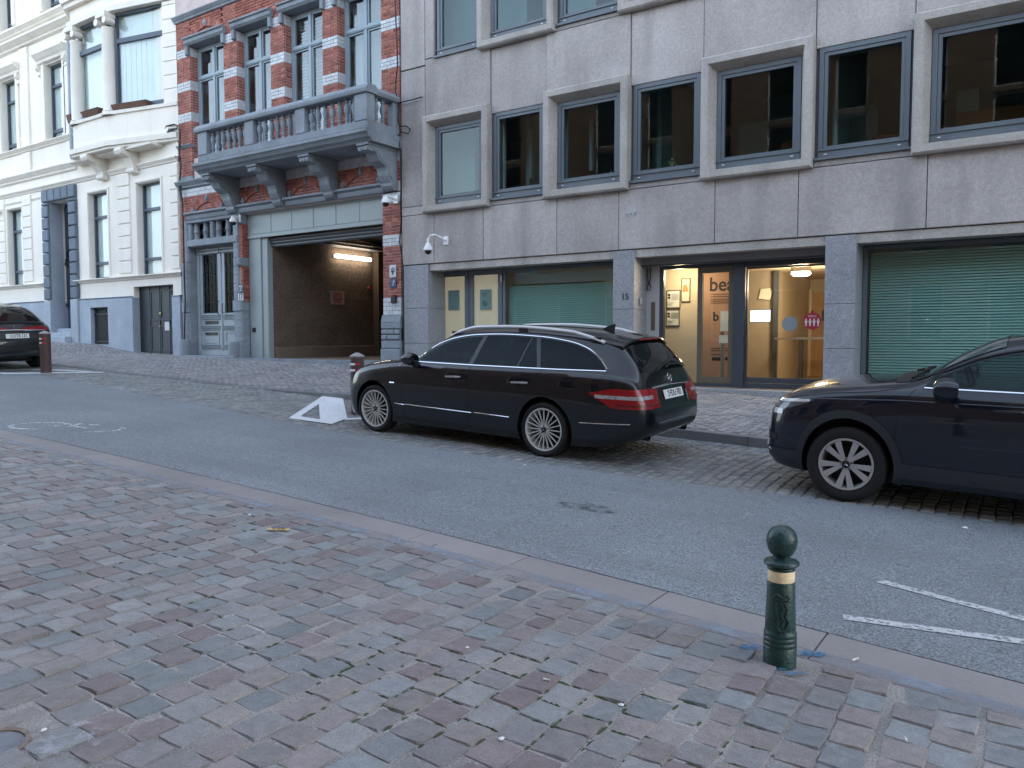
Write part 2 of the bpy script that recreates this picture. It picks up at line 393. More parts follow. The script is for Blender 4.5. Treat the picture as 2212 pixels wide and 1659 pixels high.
# ---- road and lane markings
def marking(name, m, poly, zf, dz=.005, hole=None):
    """flat polygon subdivided so that it follows the ground; poly (and hole) are lists of (x, y)"""
    bm = bmesh.new(); vv = [bm.verts.new((x, y, 0)) for x, y in poly]
    if hole:
        hv = [bm.verts.new((x, y, 0)) for x, y in hole]
        ed = [bm.edges.new((vv[i], vv[(i+1) % len(vv)])) for i in range(len(vv))]+[bm.edges.new((hv[i], hv[(i+1) % len(hv)])) for i in range(len(hv))]
        bmesh.ops.triangle_fill(bm, use_beauty=True, edges=ed)
    else: bm.faces.new(vv)
    for ax in (0, 1):
        lo = min(p[ax] for p in poly); hi = max(p[ax] for p in poly); k = math.ceil(lo/.15)
        while k*.15 < hi:
            co = [0, 0, 0]; no = [0, 0, 0]; co[ax] = k*.15; no[ax] = 1
            bmesh.ops.bisect_plane(bm, geom=bm.verts[:]+bm.edges[:]+bm.faces[:], plane_co=co, plane_no=no); k += 1
    for v in bm.verts: v.co.z = zf(v.co.x, v.co.y)+dz
    me = bpy.data.meshes.new(name); bm.to_mesh(me); bm.free(); me.materials.append(m)
    for p in me.polygons:
        if p.normal.z < 0: p.flip()
    return tag(link(name, me), kind='structure')
LZ = .007
def unlane(x, y):   # the point where the sight line to (x, y) on the plane z=-SL*x meets the parking lane
    k = 1.
    for _ in range(20): k = 1-cl(y*k)/CAMZ
    return (x*k, y*k)
tri = [unlane(*p) for p in ((-9.87, 8.22), (-12.28, 11.15), (-11.85, 11.25), (-9.28, 8.91), (-8.92, 8.24))]
trih = [unlane(*p) for p in ((-9.93, 8.51), (-11.12, 9.97), (-9.43, 8.47))]
marking('white_triangle_marking', m_paintw, tri, G, LZ, trih)
marking('white_line_marking', m_paintw, [unlane(*p) for p in ((-9.28, 8.91), (-9.16, 8.72), (-8.45, 10.0), (-8.6, 10.2))], G, LZ)
for pl in (((-21.9, 8.74), (-21.9, 10.0), (-21.0, 10.45), (-20.2, 10.62), (-20.3, 10.45), (-21.4, 9.9), (-21.5, 8.85)),
           ((-21.2, 8.62), (-20.4, 8.58), (-19.9, 10.75), (-20.15, 10.80), (-20.75, 9.0))):
    marking('white_bay_marking', m_paintw, [unlane(*p) for p in pl], G, LZ)
def stroke(pts, wd, m, name, zf=G, dz=.005):
    """painted stroke along a polyline"""
    L_ = []; R_ = []
    for i, p in enumerate(pts):
        a = Vector(pts[max(0, i-1)]); b_ = Vector(pts[min(len(pts)-1, i+1)]); d = (b_-a).normalized(); n = Vector((-d.y, d.x))*wd/2
        L_.append((p[0]+n.x, p[1]+n.y)); R_.append((p[0]-n.x, p[1]-n.y))
    v = [(x, y, zf(x, y)+dz) for x, y in L_]+[(x, y, zf(x, y)+dz) for x, y in R_]; k = len(pts)
    b = MB(); b.add(v, [(i, i+1, k+i+1, k+i) for i in range(k-1)]); return b
stroke([(-.88, 5.60), (-.07, 5.40), (.66, 5.225)], .085, m_paint, '').build('white_line_marking', m_paint)['kind'] = 'structure'
stroke([(-.93, 4.74), (-.06, 4.99), (.62, 5.135)], .085, m_paint, '').build('white_line_marking', m_paint)['kind'] = 'structure'
# worn bicycle symbol
bk = MB()
def ring(cx, cy, r, a0, a1, wd, n=18): return stroke([(cx+r*math.cos(a0+(a1-a0)*i/n), cy+1.0*r*math.sin(a0+(a1-a0)*i/n)) for i in range(n+1)], wd, None, '')
for q in (ring(-11.38, 5.22, .34, R(60), R(330), .08), ring(-10.62, 5.62, .30, R(-60), R(80), .07)): bk.add(q.v, q.f)
tag(bk.build('bicycle_marking', m_paintold), kind='structure')
bk = MB()
for q in (stroke([(-11.3, 5.3), (-11.0, 5.5), (-10.7, 5.55)], .06, None, ''), stroke([(-11.1, 5.75), (-10.95, 5.78)], .09, None, ''), stroke([(-11.05, 5.45), (-11.25, 5.7)], .06, None, '')): bk.add(q.v, q.f)
tag(bk.build('bicycle_marking', m_paintold), kind='structure')
# dark oil patch and blue spray marks round the bollard
marking('oil_stain', marking_mat('m_oil', (.05, .05, .052), .45, .75, 7, None), [(-3.62, 6.0), (-3.2, 6.0), (-3.05, 6.1), (-3.1, 6.22), (-3.45, 6.3), (-3.66, 6.15)], G, .004)
for pl in ([(-1.26, 3.89), (-1.14, 3.96), (-1.15, 4.04), (-1.27, 3.97)], [(-.99, 4.02), (-.9, 4.06), (-.88, 4.13), (-.99, 4.1)], [(-1.04, 3.74), (-.95, 3.76), (-.90, 3.84), (-.96, 3.82), (-1.04, 3.79)]):
    marking('blue_spray_mark', m_blueb, pl, G, .010)
marking('pale_stain', marking_mat('m_pale_stain', (.50, .50, .56), .48, .80, 9, None), [(-3.2, 1.36), (-3.02, 1.30), (-2.86, 1.42), (-2.9, 1.56), (-3.06, 1.56), (-3.2, 1.46)], G, .012)
# tufts of moss in the joints
m_moss = mat('m_moss', (.055, .075, .04), .95, var=.4, vs_=12, bump=.6, bs=120)
ms = MB(); rr = random.Random(77)
for (cx, cy, n, sp) in ((-2.42, 2.55, 40, .16), (-2.25, 2.45, 26, .1), (-2.05, 2.95, 30, .14), (-1.75, 2.75, 30, .14), (-1.55, 2.75, 22, .12), (-5.4, 3.4, 40, .35), (-1.45, 2.95, 14, .1), (-4.6, 2.9, 30, .4), (-3.6, 2.3, 20, .3), (-1.2, 2.95, 14, .15)):
    near_ = [c for c in rows if abs(c[0]-cx) < sp+.2 and abs(c[1]-cy) < sp+.2]
    for _ in range(n):
        if not near_: break
        c = rr.choice(near_); sd_ = rr.choice((0, 1)); jx = c[0]+(c[2]/2+.006 if sd_ else rr.uniform(-.5, .5)*c[2]); jy = c[1]+(rr.uniform(-.5, .5)*c[3] if sd_ else c[3]/2+.007)
        r_ = rr.uniform(.007, .02); z = G(jx, jy)-.007; k = 6
        sxm, sym = ((.5, 2.2) if sd_ else (2.2, .5)); v = [(jx+r_*sxm*rr.uniform(.7, 1.3)*math.cos(2*math.pi*i/k), jy+r_*sym*rr.uniform(.7, 1.3)*math.sin(2*math.pi*i/k), z) for i in range(k)]+[(jx, jy, z+.010)]
        ms.add(v, [(i, (i+1) % k, k) for i in range(k)])
tag(ms.build('joint_moss', m_moss), 'dark green moss growing in the joints of the near paving', 'moss', kind='stuff')
# ================================================================== helpers for facade work (photo pixels of a 2212 x 1659 view -> point on the plane y = Y)
def at(u, v, Y):
    d = _f+_r*((u-1106)/1700)-_u*((v-829.5)/1700); k = Y/d.y; return Vector((d.x*k, Y, CAMZ+d.z*k))
e8 = lambda a, b, Y: at(1316.7+.40477*a, 466.3+.40477*b, Y)
e9 = lambda a, b, Y: at(1371.5+.19841*a, 548.6+.19841*b, Y)
e6 = lambda a, b, Y: at(850.3+.24803*a, 438.9+.24803*b, Y)
e4 = lambda a, b, Y: at(356.6+.24803*a, 384.0+.24803*b, Y)
e3 = lambda a, b, Y: at(356.6+.24803*a, .24803*b, Y)
e2 = lambda a, b, Y: at(.26454*a, 384.0+.26454*b, Y)
e1 = lambda a, b, Y: at(.26454*a, .26454*b, Y)

m_conc = mat('m_concrete', (.41, .378, .358), .9, var=.2, vs_=.8, speck=.13, ss=45, bump=.5, bs=45, rnd=.15, fine=.11, stain=.85, stain_col=(.25, .235, .22))
m_conc2 = mat('m_concrete_surround', (.43, .40, .365), .9, var=.15, vs_=1.6, speck=.16, ss=60, bump=.45, bs=45, fine=.1, stain=.5, stain_col=(.15, .145, .14))
m_joint = mat('m_joint', (.10, .10, .105), .95)
m_gran = mat('m_granite', (.285, .295, .315), .6, var=.08, vs_=1.5, speck=.3, ss=70, bump=.25, bs=55, rnd=.04, fine=.12)
m_frame = mat('m_frame_metal', (.12, .146, .166), .42, var=.06, vs_=2, spec=.5)
m_framed = mat('m_frame_dark', (.045, .055, .068), .45, var=.06, spec=.5)
m_white = mat('m_white_plastic', (.78, .78, .78), .35, var=.03)
m_black = mat('m_black', (.012, .012, .013), .4, var=0)
m_glass = glass('m_office_glass', (.50, .66, .66), .03)
m_glass2 = glass('m_shop_glass', (.80, .90, .88), .025)
m_int = mat('m_interior', (.34, .375, .365), .9)
m_intw = mat('m_interior_pale', (.40, .46, .46), .9, var=.06)
m_blind = mat('m_blind_slat', (.27, .43, .385), .6, var=.05)
m_cream = mat('m_cream', (.58, .49, .38), .9, var=.06, vs_=1); m_creamglow = mat('m_glowing_cream_panel', (.55, .46, .36), .9, var=.05, vs_=1, emit=(1, .76, .52), es=.04)  # door panel glows faintly by itself, imitating room light from behind
m_paper = mat('m_paper', (.72, .72, .70), .9, var=.04)
m_ink = mat('m_ink', (.03, .03, .035), .8, var=0)
m_grn = mat('m_notice_green', (.16, .26, .24), .8, var=.05)
m_steel = mat('m_steel', (.5, .5, .52), .3, metal=.9, var=.05)

OFF = empty('office_building', (-5, FY, .6), 'grey concrete office building with projecting window surrounds and glazed entrance', 'building')
X0, X1 = -12.87, 22.
# --- wall core behind the panels (openings left free at windows)
L1 = [(-12.12, -10.26, 1), (-10.26, -8.83, 0), (-8.83, -6.90, 1), (-6.90, -5.42, 0), (-5.42, -3.44, 1), (-3.44, -1.92, 0), (-1.92, .04, 1), (.04, 1.52, 0), (1.52, 3.5, 1), (3.5, 5.0, 0)]
L2 = [(-11.85, -10.54, 0), (-10.54, -8.59, 1), (-8.59, -7.13, 0), (-7.13, -5.2, 1), (-5.2, -3.72, 0), (-3.72, -1.76, 1), (-1.76, -.26, 0), (-.26, 1.7, 1)]
core = MB()
core.box(X0, -12.13, 14.26, 14.6, 3.4, 16)
core.box(-12.13, X1, 14.26, 14.6, 3.4, 4.6); core.box(-12.13, X1, 14.26, 14.6, 6.75, 8.0); core.box(-12.13, X1, 14.26, 14.6, 10.3, 16); core.box(5.0, X1, 14.26, 14.6, 4.6, 6.75); core.box(1.7, X1, 14.26, 14.6, 8.0, 10.3); core.box(-12.13, -11.86, 14.26, 14.6, 8, 10.3)
for L_, z0, z1 in ((L1, 4.6, 6.75), (L2, 8.0, 10.3)):
    for a, b_, p in L_[1:]: core.box(a-.05, a+.05, 14.27, 14.6, z0, z1)
core.box(X0, X1, 22, 22.3, 0, 16); core.box(X0-.0, X0+.2, 14.62, 22, 0, 16); core.box(X1-.2, X1, 14.62, 22, 0, 16); core.box(X0, X1, 14.2, 22.2, 16.0, 16.4)
core.build('wall_core', m_joint, OFF)
# floor slabs and dim rooms behind the windows
for z in (3.42, 7.2, 10.6):
    piece('floor_slab', m_int, OFF, (X0+.2, X1-.2, 14.61, 21.9, z, z+.25))
piece('room_wall', m_int, OFF, (X0+.2, X1-.2, 18.5, 18.6, 3.68, 7.19)); piece('room_wall', m_int, OFF, (X0+.2, X1-.2, 18.5, 18.6, 7.46, 10.59))
for x in (-10.2, -6.9, -3.4, .1): piece('room_partition', m_int, OFF, (x-.05, x+.05, 15.6, 18.49, 3.68, 7.19))
for x in (-10.2, -5.2): piece('room_partition', m_intw, OFF, (x-.05, x+.05, 15.0, 18.49, 7.46, 10.59))
piece('shading_storeys', m_conc, OFF, (X0, X1, 14.3, 22, 16.41, 22))  # unseen storeys added so the houses opposite stay out of the sun
# --- panels
def panel(x0, x1, z0, z1, y0=14.2): piece('wall_panel', m_conc, OFF, (x0+.006, x1-.006, y0, 14.27, z0+.006, z1-.006), c=.008)
panel(X0, -12.12, 7.97, 11.6); panel(X0, -12.12, 4.77, 7.95); panel(X0, -11.88, 3.41, 4.57); panel(X0, -12.12, 4.57, 4.77)
panel(-12.12, -11.85, 8.1, 11.6)
for i, (a, b_, p) in enumerate(L1):
    panel(a, b_, 6.77 if p else 6.57, 7.965 if i else 8.09, 14.2 if p else 14.225)
xs = [-11.88, -10.46, -8.56, -7.13, -5.17, -3.68, -1.69, -.1, 1.8, 3.5, 5.0]
for a, b_ in zip(xs, xs[1:]): panel(a, b_, 3.41, 4.575)
for a in np.arange(-12.12, 5.0, 1.8): panel(a, a+1.8, 10.3, 11.6)
x = 5.0
while x < X1-1: panel(x, x+1.7, 3.41, 5.6); panel(x, x+1.7, 5.6, 8.0); panel(x, x+1.7, 8.0, 11.6); x += 1.7
for zz in (11.6, 13.8):
    x = X0
    while x < X1-1.7: panel(x, x+1.75, zz, zz+2.2); x += 1.75
for a, b_, p in L1:
    if not p: panel(a, b_, 4.575, 4.69)
for a, b_, p in L2:
    if not p and a > -11: panel(a, b_, 7.965, 8.06)
# --- windows
def ring(b, x0, x1, z0, z1, t, y0, y1, tb=None):
    tb = t if tb is None else tb
    b.box(x0, x0+t, y0, y1, z0, z1); b.box(x1-t, x1, y0, y1, z0, z1); b.box(x0+t, x1-t, y0, y1, z1-t, z1); b.box(x0+t, x1-t, y0, y1, z0, z0+tb); return b
def surround(x0, x1, z0, z1):
    """concrete frame standing proud of the wall with splayed reveals"""
    b = MB(); yo, yi, yb = 14.05, 14.08, 14.30; t, s = .14, .24
    o = [(x0, z0), (x1, z0), (x1, z1), (x0, z1)]
    def rect(d, db=None): db = d if db is None else db; return [(x0+d, z0+db), (x1-d, z0+db), (x1-d, z1-d), (x0+d, z1-d)]
    loops = [[(p[0], 14.27, p[1]) for p in o], [(p[0], yo+.03, p[1]) for p in rect(0)], [(p[0], yo, p[1]) for p in rect(.03)], [(p[0], yo, p[1]) for p in rect(t)], [(p[0], yi+.02, p[1]) for p in rect(t+.025, t+.01)], [(p[0], yb, p[1]) for p in rect(s, s-.03)]]
    v = [q for l in loops for q in l]; f = []
    for l in range(5):
        for i in range(4): f.append((l*4+i, l*4+(i+1) % 4, l*4+4+(i+1) % 4, l*4+4+i))
    f += [(20+i, 20+(i+1) % 4, (i+1) % 4, i) for i in range(4)]
    b.add(v, f); b.build('window_surround', m_conc2, OFF)
def office_window(x0, x1, z0, z1, y):
    f = ring(MB(), x0, x1, z0, z1, .075, y, y+.10, .13); ring(f, x0+.08, x1-.08, z0+.135, z1-.08, .055, y+.018, y+.09, .06)
    w_ = f.build('window', m_frame, OFF)
    piece('pane', m_glass, w_, (x0+.13, x1-.13, y+.05, y+.06, z0+.19, z1-.13))
    s_ = piece('sill', m_frame, w_, (x0+.0, x1-.0, y-.025, y+.02, z0+.115, z0+.14))
    for xx in (x0+.1, x1-.16): piece('drain_cap', m_white, w_, (xx, xx+.05, y-.012, y+.002, z0+.05, z0+.065))
    return w_
for L_, zs in ((L1, (4.57, 6.77, 4.73, 6.57)), (L2, (7.97, 10.25, 8.10, 10.05))):
    for a, b_, p in L_:
        if p: surround(a, b_, zs[0], zs[1]); office_window(a+.245, b_-.245, zs[0]+.205, zs[1]-.245, 14.27)
        else:
            office_window(a+.06, b_-.06, zs[2], zs[3], 14.24)
            piece('sill_flashing', m_frame, OFF, (a-.0+.01, b_-.01, 14.15, 14.24, zs[2]-.045, zs[2]-.002))
m_orange = mat('m_orange_board', (.42, .14, .05), .7, var=.15, vs_=2)
for (x0, x1, z0, z1) in ((-6.6, -5.9, 4.6, 5.4), (-4.6, -3.6, 4.6, 5.6), (-2.9, -1.6, 4.6, 5.5), (-1.5, -.4, 4.6, 5.7)): piece('room_board', m_orange, OFF, (x0, x1, 16.4, 16.5, z0, z1))
for (x0, x1) in ((-7.6, -7.0), (-5.6, -5.0), (-3.4, -2.95), (-1.55, -1.2), (.2, .8)): piece('room_cabinet', m_intw, OFF, (x0, x1, 16.8, 17.2, 3.7, 6.2))
for x in (-6.4, -4.2, -2.2, -.5): piece('ceiling_strip', m_white, OFF, (x, x+.08, 14.9, 17.5, 6.95, 7.0))
# things seen behind the panes: pale blinds, strips and boards
for (x0, x1, z0, z1, y, m_) in ((-12.4, -11.3, 4.7, 6.8, 15.0, m_intw), (-10.45, -10.2, 4.7, 6.8, 14.7, m_intw), (-8.75, -8.62, 4.7, 6.5, 14.75, m_intw), (-12.2, -11.1, 8, 10.3, 14.9, m_intw), (-10.9, -9.8, 8, 10.3, 14.95, m_intw), (-9.0, -8.2, 8, 10.3, 15.2, m_intw), (-3.75, -3.4, 4.7, 6.6, 14.75, m_int)):
    piece('blind', m_, OFF, (x0, x1, y, y+.02, z0, z1))
for x in (-9.9, -8.35): piece('light_fitting', m_intw, OFF, (x, x+.07, 15.2, 15.3, 5.3, 6.4))
bt = MB().lathe([(.03, 0), (.03, .1), (.012, .12), (.012, .15)], (-7.45, 14.5, 4.93), 10); tag(bt.build('spray_bottle', m_grn, None, True), 'small green bottle standing on the sill behind an upper office window', 'bottle')
m_toy = mat('m_toy', (.35, .30, .12), .7, var=.4, vs_=14)
ty = MB()
for (dx, dz, r_) in ((0, .05, .05), (.05, .1, .04), (-.04, .12, .035), (.01, .17, .035), (.09, .04, .03)):
    ty.lathe([(r_*.5, -r_*.8), (r_, 0), (r_*.6, r_*.8)], (-6.12+dx, 14.45, 4.93+dz), 8)
tag(ty.build('window_figurine', m_toy, None, True), 'small colourful figurine on the sill behind an upper office window', 'figurine')

# --- ground floor: lintel, pillars, recess
piece('lintel', m_conc2, OFF, (-12.05, X1, 14.24, 14.6, 3.25, 3.399)); piece('lintel', m_conc2, OFF, (X0, -12.06, 14.3, 14.6, 3.25, 3.399))
for (a, b_) in ((X0+.02, -12.06), (-7.24, -6.78), (-3.21, -2.72), (1.0, 1.5), (4.6, 5.1), (8.6, 9.1), (13, 13.5), (17, 17.5)):
    zc = [zfac(a)-.15, 1.55, 2.38, 3.395] if a < -8 else [zfac(a)-.15, 1.48, 2.24, 3.395]
    for z0, z1 in zip(zc, zc[1:]): piece('pillar_block', m_gran, OFF, (a, b_, 14.19, 14.85, z0+.003, z1-.003), c=.006)
RY = 14.78
def sill_stone(a, b_, z): piece('threshold', m_gran, OFF, (a, b_, 14.32, 14.95, zfac((a+b_)/2)-.25, z))
# bay 1: double door with cream panes and a blind-covered window
sill_stone(-12.06, -7.24, .98)
for (a, b_) in ((-12.30, -11.32), (-11.30, -10.36)):
    d_ = ring(MB(), a, b_, .99, 3.25, .115, RY, RY+.07, .16).build('door', m_frame, OFF)
    piece('pane', m_glass2, d_, (a+.1, b_-.1, RY+.03, RY+.04, 1.14, 3.15)); piece('panel', m_creamglow, d_, (a+.1, b_-.1, RY+.048, RY+.06, 1.14, 3.15))
    piece('transom_bar', m_framed, d_, (a+.11, b_-.11, RY+.02, RY+.028, 1.62, 1.635))
piece('hinge', m_steel, OFF, (-12.31, -12.28, RY-.03, RY, 1.7, 1.85), (-12.31, -12.28, RY-.03, RY, 2.95, 3.1), (-10.38, -10.35, RY-.03, RY, 1.7, 1.85), (-10.38, -10.35, RY-.03, RY, 2.95, 3.1))
for (a0, b0, a1, b1, txt) in ((478, 757, 572, 935, 0), (755, 750, 852, 932, 1)):
    p0, p1 = e6(a0, b1, RY+.02), e6(a1, b0, RY+.02)
    n_ = tag(piece('door_notice', m_grn, None, (p0.x, p1.x, RY+.012, RY+.022, p0.z, p1.z)), ['plain green paper notice on the cream door leaf beside the granite corner pillar', 'green paper notice with a crossed circle on the cream door leaf beside the blinds'][txt], 'notice')
    if txt:
        b = MB().box(p0.x+.06, p0.x+.2, RY+.006, RY+.011, p0.z+.38, p0.z+.388); b.box(p0.x+.08, p0.x+.19, RY+.006, RY+.011, p0.z+.32, p0.z+.328)
        c_ = Vector(((p0.x+p1.x)/2-.02, RY+.008, p0.z+.15)); b.tube([c_+Vector((.055*math.cos(t), 0, .055*math.sin(t))) for t in np.linspace(0, 2*math.pi, 17)[:-1]], .006, 5, True); b.tube([c_+Vector((-.04, 0, .04)), c_+Vector((.04, 0, -.04))], .006, 5)
        b.build('printed_mark', m_ink, n_)
def blinds(x0, x1, z0, z1, y, pitch, name_parent):
    me = MB().add([(x0, y, 0), (x1, y, 0), (x1, y+.022, .036), (x0, y+.022, .036), (x0, y+.002, -.003), (x1, y+.002, -.003), (x1, y+.025, .033), (x0, y+.025, .033)], [(0, 1, 2, 3), (7, 6, 5, 4), (0, 4, 5, 1), (1, 5, 6, 2), (2, 6, 7, 3), (3, 7, 4, 0)]).mesh('slat', m_blind)
    z = z0
    while z < z1: put('slat', me, name_parent, (0, 0, z)); z += pitch
def shop_window(x0, x1, z0, z1, zb, pitch):
    f = ring(MB(), x0, x1, z0, z1, .07, RY, RY+.08, .12); w_ = f.build('shop_window', m_frame, OFF)
    piece('pane', m_glass2, w_, (x0+.06, x1-.06, RY+.03, RY+.04, z0+.1, z1-.06))
    blinds(x0+.1, x1-.1, z0+.12, zb, RY+.11, pitch, w_)
    return w_
shop_window(-10.34, -7.26, .99, 3.25, 2.83, .046)
piece('room_wall', m_int, OFF, (-12.3, -6.92, 16.5, 16.55, .7, 3.4)); piece('blind_box', m_intw, OFF, (-10.2, -7.3, RY+.3, RY+.36, 2.9, 3.2))
# bay 3 and beyond: green blinds over the full height
sill_stone(-2.72, 1.0, zfac(-1)+.16)
shop_window(-2.71, .99, zfac(-1)+.17, 3.25, 3.1, .0475)
piece('room_wall', m_int, OFF, (-2.6, 4.5, 16.5, 16.55, .3, 3.4))
sill_stone(1.5, 4.6, .45); shop_window(1.5, 4.6, .46, 3.25, 3.1, .0475)
piece('blank_shopfront', m_conc, OFF, (5.1, X1, 14.7, 14.8, -.8, 3.25))
# --- bay 2: glazed entrance
TZ = .73
piece('threshold', m_gran, OFF, (-6.78, -3.21, 14.32, 14.95, .2, TZ-.02))
sh = piece('shutter_box', mat('m_shutter_box', (.22, .23, .25), .6, var=.06), OFF, (-6.78, -3.21, 14.55, 14.9, 3.10, 3.249)); piece('shutter_edge', m_framed, sh, (-6.78, -3.21, 14.53, 14.56, 3.085, 3.115))
piece('side_panel', mat('m_pale_panel', (.46, .46, .46), .7, var=.06), OFF, (-6.90, -6.50, RY, RY+.05, TZ, 3.1))
piece('guide_rail', m_frame, OFF, (-6.95, -6.86, RY-.04, RY, TZ, 3.1))
fr = MB(); fr.box(-6.50, -6.41, RY, RY+.09, TZ, 3.1); fr.box(-6.41, -4.98, RY, RY+.09, 3.03, 3.1); fr.box(-6.41, -4.98, RY, RY+.09, TZ, TZ+.06); fr.box(-4.98, -4.77, RY-.04, RY+.12, TZ, 3.1); fr.box(-4.77, -3.21, RY-.01, RY+.09, 3.0, 3.1); fr.box(-4.77, -3.21, RY-.01, RY+.09, TZ, TZ+.09)
ent = fr.build('entrance_frame', m_framed, OFF)
mu = ring(MB(), -5.71, -4.99, TZ+.065, 3.025, .10, RY+.02, RY+.07, .12).build('door_leaf', mat('m_bronze_frame', (.12, .10, .07), .5, var=.05), OFF); piece('pane', m_glass2, mu, (-5.62, -5.08, RY+.04, RY+.05, TZ+.17, 2.93))
piece('pane', m_glass2, ent, (-6.40, -5.72, RY+.04, RY+.05, TZ+.06, 3.03))
sl_ = ring(MB(), -4.76, -3.22, TZ+.095, 2.995, .035, RY+.02, RY+.06, .10).build('sliding_door', m_framed, OFF); piece('pane', m_glass2, sl_, (-4.73, -3.25, RY+.035, RY+.045, TZ+.19, 2.965))
# lobby
m_lob = mat('m_lobby_wall', (.44, .35, .25), .9, var=.05); m_lobd = mat('m_lobby_dark', (.30, .25, .19), .9, var=.1); m_wood = mat('m_wood_door', (.38, .22, .10), .55, var=.12, vs_=3); m_lfl = mat('m_lobby_floor', (.36, .27, .17), .3, var=.08)
piece('lobby_floor', m_lfl, OFF, (-9.5, -2.73, 14.95, 21.5, .5, TZ-.01)); piece('lobby_ceiling', m_lob, OFF, (-9.5, -2.73, 14.9, 21.5, 3.12, 3.2))
piece('lobby_wall', m_lob, OFF, (-9.5, -2.73, 20.3, 20.4, TZ, 3.12)); piece('lobby_wall', m_lob, OFF, (-2.9, -2.8, 14.9, 20.3, TZ, 3.12))
piece('lobby_wall', m_cream, OFF, (-8.2, -6.0, 15.66, 15.74, TZ, 3.12)); 
xd = e8(882, 400, 17.3).x
piece('lobby_wall', m_lobd, OFF, (-9.4, xd, 17.3, 17.4, TZ, 3.12)); piece('lobby_wall', m_lob, OFF, (xd-.1, xd, 17.4, 20.3, TZ, 3.12))
piece('lobby_post', m_framed, OFF, (xd+.002, xd+.09, 17.2, 17.29, TZ, 3.12))
for (a, b_) in ((992, 1062), (1072, 1145)):
    p0, p1 = e8(a, 860, 20.25), e8(b_, 408, 20.25)
    d_ = piece('lobby_door', m_wood, OFF, (p0.x, p1.x, 20.24, 20.29, TZ, p1.z)); piece('door_jamb', m_cream, d_, (p0.x-.09, p0.x, 20.22, 20.3, TZ, p1.z+.08)); piece('door_plate', m_ink, d_, (p0.x+.25, p0.x+.4, 20.225, 20.238, 2.1, 2.35))
p0, p1 = e8(1020, 760, 18.8), e8(1022, 655, 18.8)
piece('turnstile_post', m_framed, OFF, (p0.x-.05, p0.x+.03, 18.8, 18.9, TZ, p1.z))
for y_, z_, x0_ in ((18.8, p1.z, -6.0), (17.0, e8(1000, 655, 17.0).z-.02, xd+.1)): piece('hand_rail', m_steel, OFF, (x0_, -3.0, y_, y_+.05, z_, z_+.035))
m_lamp = mat('m_lamp', (1, 1, 1), .5, var=0, emit=(1, .82, .6), es=6)
pl = e8(1022, 300, 16.5); pl.z = min(pl.z, 3.1)
cl_ = empty('ceiling_lamp', (pl.x, 16.5, pl.z), 'round lit ceiling lamp inside the glazed entrance lobby', 'lamp')
MB().lathe([(.17, 0), (.19, -.03), (.15, -.07), (.02, -.085)], (pl.x, 16.5, pl.z), 20).build('lamp_shade', m_lamp, cl_, True); MB().lathe([(.2, .0), (.2, 3.12-pl.z)], (pl.x, 16.5, pl.z), 20).build('base', m_steel, cl_)
def lamp_light(name, loc, power, col, parent, size=.15):
    l = bpy.data.lights.new(name, 'POINT'); l.energy = power; l.color = col; l.shadow_soft_size = size; o = bpy.data.objects.new(name, l); C.objects.link(o); o.location = loc; place(o, parent)
lamp_light('lamp_light', (pl.x, 16.5, pl.z-.25), 24, (1, .74, .48), cl_)
cl_fill = empty('ceiling_lamp', (-6.2, 15.02, 3.12), 'added unseen ceiling lamp brightening the cream lobby wall', 'lamp')  # unseen lamp added to brighten the cream wall behind the glass
MB().lathe([(.1, 0), (.11, -.02), (.08, -.04), (.02, -.045)], (-6.2, 15.02, 3.115), 16).build('lamp_shade', m_lamp, cl_fill, True); lamp_light('lamp_light', (-6.2, 15.02, 2.9), 7, (1, .74, .45), cl_fill, .1)
# posters behind the first pane, framed
m_pf = mat('m_poster_frame', (.12, .10, .07), .5, var=0); m_pp = mat('m_poster_paper', (.62, .57, .47), .8, var=.1, vs_=5)
for i, (a0, b0, a1, b1, lb) in enumerate(((342, 390, 492, 590, 'white framed notice with photographs, upper one on the cream lobby wall'), (337, 600, 482, 785, 'white framed notice with photographs, lower one on the cream lobby wall'), (500, 262, 600, 522, 'narrow framed poster with a pale triangle on the cream lobby wall'))):
    p0, p1 = e9(a0, b1, 15.62), e9(a1, b0, 15.62)
    fr_ = empty('framed_poster', (p0.x, 15.62, p0.z), lb, 'poster')
    ring(MB(), p0.x, p1.x, p0.z, p1.z, .015, 15.625, 15.655).build('frame', m_pf, fr_); piece('sheet', m_paper if i < 2 else m_pp, fr_, (p0.x+.015, p1.x-.015, 15.64, 15.652, p0.z+.015, p1.z-.015))
    b = MB(); W, H_ = p1.x-p0.x, p1.z-p0.z
    if i < 2:
        for j in range(2): b.box(p0.x+.1*W, p0.x+.26*W, 15.634, 15.639, p0.z+(.68-.16*j)*H_, p0.z+(.8-.16*j)*H_)
        for j in range(7): b.box(p0.x+.36*W, p0.x+.9*W, 15.634, 15.639, p0.z+(.45+.055*j)*H_, p0.z+(.462+.055*j)*H_)
        for j in range(4): b.box(p0.x+.1*W, p0.x+(.3+.1*j)*W, 15.634, 15.639, p0.z+(.12+.06*j)*H_, p0.z+(.13+.06*j)*H_)
    else:
        b.prism([(p0.x+.15*W, p0.z+.42*H_), (p0.x+.85*W, p0.z+.45*H_), (p0.x+.6*W, p0.z+.75*H_), (p0.x+.2*W, p0.z+.7*H_)], 'y', 15.634, 15.639)
    b.build('print', m_ink if i < 2 else m_wood, fr_)
